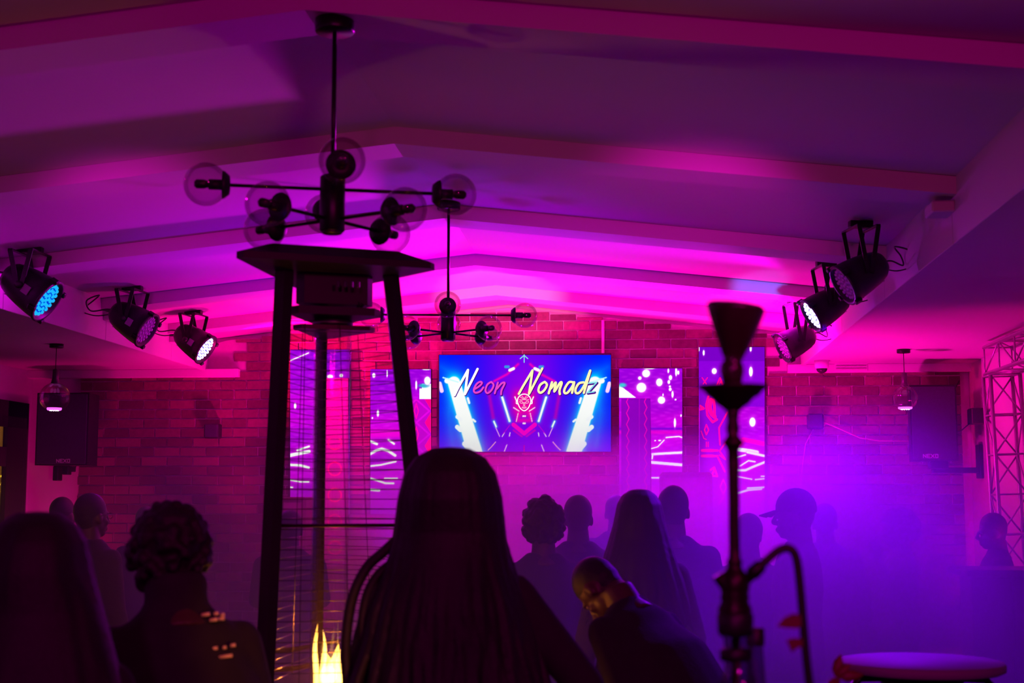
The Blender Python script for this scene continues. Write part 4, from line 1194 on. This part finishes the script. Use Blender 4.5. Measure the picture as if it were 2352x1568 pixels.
for pts_ in ([(1838, 1412), (1822, 1408), (1800, 1418), (1784, 1438), (1805, 1442), (1832, 1443), (1840, 1436)], [(1842, 1466), (1822, 1465), (1806, 1470), (1812, 1482), (1818, 1498), (1830, 1488), (1843, 1484)]):
    q = [hp(x, y, 2.19) for x, y in pts_]; n = len(q)
    MB().add([p - Vector((0, .002, 0)) for p in q] + [p + Vector((0, .002, 0)) for p in q], [tuple(range(n))[::-1], tuple(range(n, 2 * n))] + [(i, (i + 1) % n, (i + 1) % n + n, i + n) for i in range(n)]).build('leaf_charm', M_LEAFR, hk_)
# bottle beside the hookah
bp_ = at(1735, 1455, 2.5)
bt = empty('bottle', (bp_.x, 2.5, HZ), 'clear glass bottle with a dark cap beside the hookah base', 'bottle')
h_ = bp_.z - HZ
MB().lathe([(.035, 0), (.038, .006), (.038, h_ * .45), (.034, h_ * .58), (.016, h_ * .75), (.013, h_ * .93), (.013, h_ - .012)], (bp_.x, 2.5, HZ), 28).build('glass_body', M_VASE, bt, True)
MB().lathe([(.015, h_ - .02), (.0155, h_ - .018), (.0155, h_ + .008), (.013, h_ + .010)], (bp_.x, 2.5, HZ), 20).build('cap', M_BLACK, bt, True)
MB().lathe([(.0385, h_ * .12), (.0388, h_ * .14), (.0388, h_ * .38), (.0385, h_ * .4)], (bp_.x, 2.5, HZ), 28).build('bottle_label', M_CLOTHW, bt, True)
# small plant with dark leaves at the lower right of the hose
pc = at(1925, 1600, 3.0)
pp = empty('potted_plant', (pc.x, 3.0, 0), 'potted plant with dark red leaves right of the hookah hose', 'plant')
MB().lathe([(.13, 0), (.16, .6), (.17, .62), (.17, .66), (.15, .66), (.02, .62)], (pc.x, 3.0, 0), 28).build('pot', M_WOOD, pp, True)
for tipx, tipy, bx in ((1932, 1500, 1918), (1955, 1524, 1920), (1985, 1548, 1925), (1900, 1590, 1915)):
    tip = at(tipx, tipy, 3.0); base = Vector((pc.x, 3.0, .62)); mid = at(bx, 1556, 3.0)
    st = MB().tube([base, base * .5 + mid * .5, mid], .004, 6).build('stem', M_LEAFR, pp, True)
    d = (tip - mid); s_ = Vector((-d.z, 0, d.x)).normalized() * d.length * .22 if d.length else Vector((1, 0, 0))
    MB().add([mid, mid + d * .3 + s_, mid + d * .65 + s_ * .8 + Vector((0, .01, 0)), tip, mid + d * .65 - s_ * .8, mid + d * .3 - s_, mid + d * .5 - Vector((0, .012, 0))],
             [(0, 1, 6), (1, 2, 6), (2, 3, 6), (3, 4, 6), (4, 5, 6), (5, 0, 6)]).build('leaf', M_LEAFR, pp, True)

# dark equipment cabinets standing at the wall behind the crowd
for x0, x1, y0, lb in ((1516, 1636, 1084, 'tall dark equipment cabinet right of the television, rising behind the crowd'), (645, 702, 1141, 'tall dark equipment cabinet behind the left leg of the patio heater')):
    a, b = at(x0, y0, 11.2), at(x1, y0, 11.2)
    r_ = empty('equipment_cabinet', ((a.x + b.x) / 2, 11.4, 0), lb, 'cabinet')
    MB().bbox(((a.x + b.x) / 2, 11.4, a.z / 2), (b.x - a.x, .4, a.z), .02).build('body', M_BLACK, r_)
    MB().bbox(((a.x + b.x) / 2, 11.19, a.z / 2), (b.x - a.x - .05, .02, a.z - .08), .006).build('front_grille', M_GRILLE, r_)

# ------------------------------------------------------------------ people


def lerp(a, b, t): return a + (b - a) * t


ARMS = {'down': ((.235, -.01, 1.13), (.25, .07, .88), (.0, .25, -1)),
        'wide': ((.34, .03, 1.17), (.24, .25, 1.06), (-.3, 1, .1)),
        'fwd': ((.235, .02, 1.14), (.17, .24, 1.08), (-.3, 1, .1)),
        'front': ((.22, .05, 1.16), (.07, .24, 1.14), (-1, .5, .2)),
        'up': ((.29, .14, 1.32), (.19, .24, 1.55), (-.2, .3, 1)),
        'face': ((.21, .14, 1.19), (.10, .19, 1.42), (-.3, .1, 1))}


def hand(m, w_, d, side, s=1.0):
    """palm, four fingers of different length and a thumb, slightly curled"""
    d = Vector(d).normalized(); n = d.cross(Vector((0, 1, 0) if abs(d.y) < .8 else (1, 0, 0))).normalized(); sd = n.cross(d).normalized()
    w_ = Vector(w_)
    rot = Matrix((sd, n, d)).transposed()
    m.ell(w_ + d * .045, (.040, .017, .05), 12, 8, rot)
    for k, (o, L) in enumerate(((-.030, .064), (-.010, .076), (.011, .071), (.030, .055))):
        a = w_ + d * .085 + sd * o * 1.05; b = a + d * L * .5 + n * .006 + sd * o * .12; c = b + d * L * .42 + n * .022 + sd * o * .1
        m.tube([a - d * .02, a, b, c, c + (c - b) * .12], [.0095, .0095, .0088, .0075, .004], 8)
    a = w_ + d * .03 - sd * .034 * side; b = a + d * .03 - sd * .022 * side + n * .012; c = b + d * .028 + n * .012
    m.tube([a + sd * .012 * side, a, b, c, c + (c - b) * .12], [.012, .011, .010, .0085, .004], 8)


def person(label, px, topy, Y, face=0, hair='short', bend=0, nod=0, turn=0, arms=('down', 'down'), top=None, legs_mat=None, girth=1.0, female=False, hair_len=.45, hair_w=1.0, lean=0,
           extras=None, collar=False, hvox=.008, vol=1.0):
    top = top or M_CLOTHK; legs_mat = legs_mat or M_CLOTHN
    tp = at(px, topy, Y)
    bz = .95                                   # hip height in the unit figure (1.77 tall)
    # height after bending
    def bendf(p, s=1):
        p = Vector(p)
        if bend and p.z > bz:
            t = min((p.z - bz) / .30, 1.0); a = -R(bend) * t
            q = Vector((p.x, p.y, p.z - bz)); q = Matrix.Rotation(a, 3, 'X') @ q; p = Vector((q.x, q.y, q.z + bz))
        if lean: p.x += (p.z - bz) * math.tan(R(lean)) * (p.z > bz)
        return p
    hpv = Vector((0, -.005, 1.52))             # neck pivot

    def headf(p):
        q = Vector(p) - hpv - Vector((0, 0, .028)); q = Matrix.Rotation(R(turn), 3, 'Z') @ (Matrix.Rotation(-R(nod), 3, 'X') @ q); return bendf(q + hpv)
    crown = headf((0, 0.0, 1.775 + (.02 if hair != 'bald' else 0)))
    s = tp.z / crown.z
    rootloc = Vector((tp.x, tp.y, 0)); A = Matrix.Rotation(R(face), 3, 'Z')
    off = A @ (Vector((crown.x, crown.y, 0)) * s)
    rootloc -= off
    root = empty('person', rootloc, label, 'person', 'people in the crowd')

    def fin(p): return A @ (Vector(p) * s)

    # --- body (one continuous skin surface)
    b = MB()
    # head
    hd = MB()
    hd.ell((0, -.012, 1.672), (.076, .094, .098), 20, 14)
    hd.ell((0, .022, 1.600), (.058, .066, .070), 16, 12)
    hd.ell((0, .062, 1.560), (.028, .024, .022), 12, 8)            # chin
    hd.tube([(0, .090, 1.665), (0, .104, 1.638), (0, .112, 1.622)], [.010, .012, .016], 8)
    hd.ell((0, .104, 1.620), (.018, .014, .011), 10, 6)            # nose
    hd.ell((0, .090, 1.590), (.026, .014, .0085), 10, 6); hd.ell((0, .088, 1.578), (.023, .014, .009), 10, 6)   # lips
    for q in (-1, 1):
        hd.ell((q * .076, -.008, 1.636), (.010, .020, .031), 10, 8)     # ears
        hd.ell((q * .030, .076, 1.668), (.024, .012, .010), 10, 6)      # brows
        hd.ell((q * .042, .060, 1.620), (.020, .018, .020), 10, 6)      # cheeks
    hd.tube([(0, -.02, 1.60), (0, -.02, 1.52)], [.056, .058], 14)
    hd.xf(headf); b.add(hd.v, hd.f)
    tr = MB()
    gw = girth
    tr.tube([(0, -.02, 1.56), (0, -.022, 1.48), (0, -.02, 1.44)], [.058, .066, .095], 14)
    shw = .165 if female else .185
    tr.loft([(0, 0, .86, .14 * gw, .10 * gw), (0, 0, .95, (.172 if female else .16) * gw, .112 * gw), (0, 0, 1.10, (.125 if female else .142) * gw, .095 * gw), (0, 0, 1.25, .155 * gw, .108 * gw), (0, -.005, 1.36, shw * .95, .10), (0, -.01, 1.43, shw * .72, .078), (0, -.015, 1.48, .075, .06)])
    for q in (-1, 1):
        e, w_, hdv = [Vector(v_) for v_ in ARMS[arms[0 if q < 0 else 1]]]
        e.x *= q; w_.x *= q; hdv.x *= q
        sh = Vector((q * (shw - .006), -.01, 1.395))
        tr.caps(sh, e, .052, .038); tr.caps(e, w_, .038, .025)
        hand(tr, w_, hdv, q)
    b.add([bendf(p) for p in tr.v], tr.f)
    lg = MB()
    for q in (-1, 1):
        lg.caps((q * .088, 0, .90), (q * .10, .015, .49), .088 * gw, .056); lg.caps((q * .10, .015, .49), (q * .11, -.01, .09), .054, .034)
        lg.ell((q * .115, .06, .035), (.040, .115, .034), 12, 8)
    b.add(lg.v, lg.f)
    b.xf(fin); b.remesh('body', M_SKIN, .0078, root)
    # --- eyes
    for q in (-1, 1):
        MB().ell((0, 0, 0), .0120 * s, 10, 8).xf(lambda p: p + fin(headf((q * .031, .0700, 1.652)))).build('eye', M_EYE, root, True, True)
    # --- clothing
    c = MB(); i_ = .014
    c.loft([(0, 0, .84, .155 * gw + i_, .115 * gw + i_), (0, 0, .95, (.172 if female else .165) * gw + i_, .112 * gw + i_), (0, 0, 1.10, (.130 if female else .150) * gw + i_, .098 * gw + i_), (0, 0, 1.25, .158 * gw + i_, .112 * gw + i_), (0, -.005, 1.36, shw * .96 + i_, .104 + i_), (0, -.01, 1.425, shw * .86 + i_, .085 + i_), (0, -.014, 1.462, shw * .60 + i_, .075), (0, -.018, 1.50, .080, .070)] + ([(0, -.02, 1.55, .085, .085), (0, -.03, 1.58, .07, .075)] if collar else []))
    for q in (-1, 1):
        e, w_, hdv = [Vector(v_) for v_ in ARMS[arms[0 if q < 0 else 1]]]
        e.x *= q; w_.x *= q
        sh = Vector((q * (shw - .006), -.01, 1.392)); c.caps(sh, e, .062, .052); c.caps(e, e + (w_ - e) * .82, .053, .040)
    c.xf(lambda p: fin(bendf(p))).remesh('shirt', top, .014, root, smooth_it=7)
    c = MB()
    for q in (-1, 1):
        c.caps((q * .088, 0, .90), (q * .10, .015, .49), .104 * gw, .074); c.caps((q * .10, .015, .49), (q * .11, -.01, .10), .070, .058)
    c.ell((0, 0, .91), (.165 * gw, .118 * gw, .09), 18, 10)
    c.xf(fin).remesh('trousers', legs_mat, .015, root)
    for q in (-1, 1):
        MB().loft([(q * .115, .06, .002, .048, .125), (q * .115, .06, .03, .050, .127), (q * .115, .05, .06, .044, .11), (q * .113, .0, .095, .040, .05)], 16).xf(fin).build('shoe', M_BLACK, root, True, True)
    # --- hair
    h = MB(); hm = M_HAIR

    def scalp(n_, rr, zmin=1.60, grow=1.0, front=.55):
        o = []
        while len(o) < n_:
            v_ = Vector((random.gauss(0, 1), random.gauss(0, 1), random.gauss(0, 1))).normalized()
            p = Vector((v_.x * .080 * grow, -.015 + v_.y * .098 * grow, 1.675 + v_.z * .102 * grow))
            if p.z < zmin or (p.y > .03 and p.z < 1.715): continue
            o.append(p)
        return o
    if hair in ('short', 'cap', 'curly', 'bun', 'locs', 'afro'):
        h.ell((0, -.019, 1.688), (.080, .095, .095), 20, 14)
        h.ell((0, -.048, 1.646), (.066, .056, .054), 16, 10)
        h.ell((0, -.040, 1.610), (.056, .046, .050), 14, 8)
        if hair in ('curly', 'afro'):
            g = 1.12 if hair == 'curly' else 1.28
            h.ell((0, -.025, 1.69), (.09 * g, .10 * g, .10 * g), 18, 12)
            for p in scalp(170 if hair == 'curly' else 200, 0, 1.585, g * 1.13): h.ell(p, random.uniform(.010, .021), 6, 4)
    if hair == 'bun':
        h.ell((0, -.10, 1.76), (.05, .05, .045), 12, 8)
    if hair in ('long', 'locs'):
        h.ell((0, -.026, 1.680), (.086 * vol, .10 * vol, .102), 20, 14)
        nst = 70 if hair == 'long' else 58
        zend = 1.70 - hair_len
        for k in range(nst):
            a = R(-205) + R(230) * (k + random.random() * .6) / nst   # around the back from one temple to the other
            a = math.pi * 1.5 + R(125) * (2 * (k + .5) / nst - 1)
            ca, sa = math.cos(a), math.sin(a)
            L = zend + random.uniform(-.04, .05); w1 = hair_w * random.uniform(.92, 1.06)
            vv = vol * random.uniform(.97, 1.05)
            pts = [(0.0, -.02, 1.790), (ca * .035 * vv, -.02 + sa * .038 * vv, 1.784), (ca * .062 * vv, -.02 + sa * .068 * vv, 1.764), (ca * .081 * vv, -.02 + sa * .090 * vv, 1.728), (ca * .092 * vv, -.02 + sa * .106 * vv, 1.67), (ca * .100 * max(w1, vv), -.025 + sa * .115, 1.58), (ca * .122 * w1, -.04 + sa * .125, 1.47)]
            z_ = 1.36
            while z_ > L:
                f = (1.47 - z_) / .4; pts.append((ca * (.125 + .09 * f) * w1 + random.uniform(-.006, .006), -.05 + sa * (.125 + .03 * f) + random.uniform(-.006, .006), z_)); z_ -= .08
            pts.append((ca * (.125 + .09 * (1.47 - L) / .4) * w1, -.05 + sa * .14, L))
            r0 = .011 if hair == 'long' else .0115
            h.tube(pts, [r0 * .8] + [r0] * (len(pts) - 2) + [.004], 6)
        h.loft([(0, -.06, zend + .12, .09 * hair_w, .05), (0, -.055, 1.40, .10 * hair_w, .06), (0, -.045, 1.55, .078 * hair_w, .07), (0, -.03, 1.68, .07, .075)], 18)
    if h.v:
        # falling hair follows the head only near the scalp
        def hairf(p):
            p = Vector(p); t = min(max((p.z - 1.45) / .12, 0), 1)
            return fin(bendf(p).lerp(headf(p), t))
        h.xf(hairf).remesh('hair', hm, hvox, root, smooth_it=0 if hair in ('curly', 'afro') else 1)
    if hair == 'cap':
        k = MB().ell((0, -.014, 1.69), (.088, .106, .104), 22, 14)
        k.v = [(x, y, max(z_, 1.672 + (.004 if y > 0 else -.012))) for x, y, z_ in k.v]
        k.xf(lambda p: fin(headf(p))).build('cap_crown', M_CLOTHK, root, True, True)
        br = MB()
        vs = []
        for t in np.linspace(-1, 1, 13):
            a = t * R(62); vs.append((.080 * math.sin(a), .075 + .02 * math.cos(a), 1.688)); vs.append((.072 * math.sin(a), .085 + .095 * math.cos(a), 1.668 - .012 * t * t))
        n_ = len(vs); vs += [(x, y, z_ - .006) for x, y, z_ in vs]
        fs = []
        for q in range(12):
            a, b_ = 2 * q, 2 * q + 2
            fs += [(a, a + 1, b_ + 1, b_), (a + n_, b_ + n_, b_ + 1 + n_, a + 1 + n_), (a + 1, a + 1 + n_, b_ + 1 + n_, b_ + 1)]
        br.add(vs, fs).xf(lambda p: fin(headf(p))).build('cap_brim', M_CLOTHK, root, True, True)
    if extras: extras(root, fin, headf, bendf, s)
    return root


def glasses(root, fin, headf, bendf, s):
    for q in (-1, 1):
        MB().tube([fin(headf((q * .031 + .021 * math.cos(t), .098, 1.655 + .016 * math.sin(t)))) for t in np.linspace(0, 2 * math.pi, 15)[:-1]], .0018 * s, 6, closed=True).build('glasses_rim', M_STEEL, root, True, True)
        MB().tube([fin(headf((q * .052, .096, 1.66))), fin(headf((q * .080, .04, 1.662))), fin(headf((q * .083, -.015, 1.655)))], .002 * s, 6).build('glasses_temple', M_STEEL, root, True, True)
    MB().tube([fin(headf((-.010, .100, 1.658))), fin(headf((.010, .100, 1.658)))], .0018 * s, 6).build('glasses_bridge', M_STEEL, root, True, True)


def loose_locs(root, fin, headf, bendf, s):
    for pts_, r_ in (([(915, 1235), (880, 1268), (845, 1300), (815, 1355), (800, 1420), (794, 1500), (800, 1600)], .013), ([(905, 1290), (868, 1320), (842, 1370), (832, 1440), (838, 1520), (835, 1620)], .012)):
        q = spline([at(x, y, 3.5) for x, y in pts_], 4)
        MB().tube(q, [r_] * (len(q) - 1) + [.004], 8).build('loose_lock', M_HAIR, root, True)


def amber_patches(root, fin, headf, bendf, s):  # short amber tubes laid across the jacket
    for (x0, x1, y) in ((463, 482, 1412), (492, 502, 1409), (508, 516, 1412), (482, 500, 1424), (503, 516, 1421), (482, 500, 1490), (512, 520, 1487), (530, 541, 1482), (502, 534, 1509)):
        a, b_ = at(x0, y, 3.36), at(x1, y - (x1 - x0) * .13, 3.36)
        MB().tube([a, b_], .0045, 8).build('amber_patch', M_AMBER, root, True)


person('person with long dark hair at the far left edge of the foreground', 92, 1176, 2.7, 8, 'long', female=True, hair_len=.60, hair_w=1.35, vol=1.15, top=M_CLOTHK, hvox=.008, girth=1.2, collar=True)
person('person with short curly hair in a dark jacket dotted with amber patches', 372, 1180, 3.5, 38, 'curly', nod=16, bend=10, top=M_CLOTHK, girth=1.4, collar=True, hvox=.006, extras=amber_patches)
person('woman with a very long mane of locs standing centre foreground, back turned', 1036, 1030, 3.55, 3, 'locs', female=True, hair_len=.78, hair_w=1.22, vol=1.30, top=M_CLOTHK, girth=1.35, arms=('fwd', 'wide'), hvox=.006, extras=loose_locs)
person('close cropped person glimpsed between the left foreground heads', 147, 1136, 9.0, -15, 'short', top=M_CLOTHN)
person('man in glasses seen from behind, left of the brick wall edge', 214, 1126, 7.2, -30, 'short', top=M_CLOTHK, extras=glasses, girth=1.1)
person('short haired person far off behind the curly haired one', 338, 1158, 9.6, 0, 'short', top=M_CLOTHN)
person('person standing behind the patio heater in dark clothing', 668, 1165, 8.2, 10, 'short', top=M_CLOTHN, girth=1.2, arms=('front', 'front'))
person('person with springy curls right of the woman with locs', 1247, 1146, 6.6, 12, 'curly', top=M_CLOTHN, hvox=.006)
person('broad shouldered person with cropped hair below the television', 1327, 1130, 7.4, 5, 'short', top=M_CLOTHN, girth=1.1)
person('hazy short haired person far back between two taller heads', 1415, 1132, 9.6, 0, 'short', top=M_CLOTHN)
person('woman with long straight hair seen from behind, centre right', 1468, 1124, 5.9, 0, 'long', female=True, hair_len=.52, hair_w=1.2, vol=1.05, top=M_CLOTHG)
person('tall short haired man behind the straight haired woman', 1545, 1108, 7.0, 4, 'short', top=M_CLOTHN, girth=1.1)
person('person bending forward to the left in front of the crowd', 1318, 1318, 4.95, 50, 'short', bend=34, nod=34, top=M_CLOTHK, girth=1.5, arms=('fwd', 'fwd'))
person('hazy person close behind the hookah stem', 1716, 1172, 7.4, 20, 'short', top=M_CLOTHN, girth=1.1)
person('man in a peaked cap looking left, right of the hookah', 1818, 1120, 7.0, 74, 'cap', top=M_CLOTHG, nod=4, girth=1.05)
person('hazy short haired person directly behind the man in the cap', 1893, 1150, 8.6, 0, 'short', top=M_CLOTHN)
person('person lifting a hand to the face in front of the far right bricks', 2062, 1174, 9.3, 100, 'afro', arms=('face', 'down'), top=M_CLOTHW, female=True)
person('man looking left behind the bar counter beside the upright truss', 2268, 1174, 8.95, 84, 'short', arms=('down', 'fwd'), top=M_CLOTHK, girth=1.05, nod=10)

# ------------------------------------------------------------------ haze
hz = bpy.data.materials.new('theatrical_haze'); nt, N, L = nodes(hz); N.remove(N['Principled BSDF'])
vs_ = N.new('ShaderNodeVolumeScatter'); vs_.inputs['Color'].default_value = (0.95, 0.6, 0.95, 1); vs_.inputs['Anisotropy'].default_value = 0.2
ge = N.new('ShaderNodeNewGeometry'); sx = N.new('ShaderNodeSeparateXYZ'); L.new(ge.outputs['Position'], sx.inputs[0])


def mr(src, a, b, c, d, smooth=True):
    n = N.new('ShaderNodeMapRange'); n.interpolation_type = 'SMOOTHSTEP' if smooth else 'LINEAR'
    n.inputs['From Min'].default_value = a; n.inputs['From Max'].default_value = b; n.inputs['To Min'].default_value = c; n.inputs['To Max'].default_value = d
    L.new(src, n.inputs['Value']); return n.outputs[0]


def mth(op, a, b):
    n = N.new('ShaderNodeMath'); n.operation = op
    for i, q in enumerate((a, b)):
        if isinstance(q, (int, float)): n.inputs[i].default_value = q
        else: L.new(q, n.inputs[i])
    return n.outputs[0]


zf = mr(sx.outputs[2], HAZE_Z0, HAZE_Z1, 1.0, 0.0)
xf_ = mr(sx.outputs[0], -3.4, -.2, .12, 1.0)
xr_ = mr(sx.outputs[0], 1.1, 2.1, 1.0, .12)
yf = mth('MULTIPLY', mr(sx.outputs[1], 4.7, 6.6, 0.05, 1.0), mr(sx.outputs[1], 9.5, 10.8, 1.0, .55))
lo = mr(sx.outputs[2], .45, .95, .1, 1.0)
nz = N.new('ShaderNodeTexNoise'); nz.inputs['Scale'].default_value = .9; nz.inputs['Detail'].default_value = 2; L.new(ge.outputs['Position'], nz.inputs['Vector'])
nf = mr(nz.outputs['Fac'], .35, .65, .45, 1.35)
dens = mth('MULTIPLY', mth('MULTIPLY', mth('MULTIPLY', zf, xf_), mth('MULTIPLY', yf, xr_)), nf)
vd = N.new('ShaderNodeVectorMath'); vd.operation = 'DISTANCE'; L.new(ge.outputs['Position'], vd.inputs[0]); vd.inputs[1].default_value = (0.95, 6.1, 0.75)
dens = mth('ADD', dens, mth('MULTIPLY', mr(vd.outputs['Value'], .15, 1.25, 2.2, 0.0), nf))
dens = mth('MULTIPLY', mth('MULTIPLY', dens, lo), HAZE_D)
L.new(dens, vs_.inputs['Density']); L.new(vs_.outputs[0], N['Material Output'].inputs['Volume'])
o = MB().box(((XL + XR) / 2, 8.2, 1.15), (XR - XL - .04, 7.4, 2.3)).build('haze', hz)
tag(o, 'violet stage haze drifting low over the crowd', 'haze', None, 'stuff')
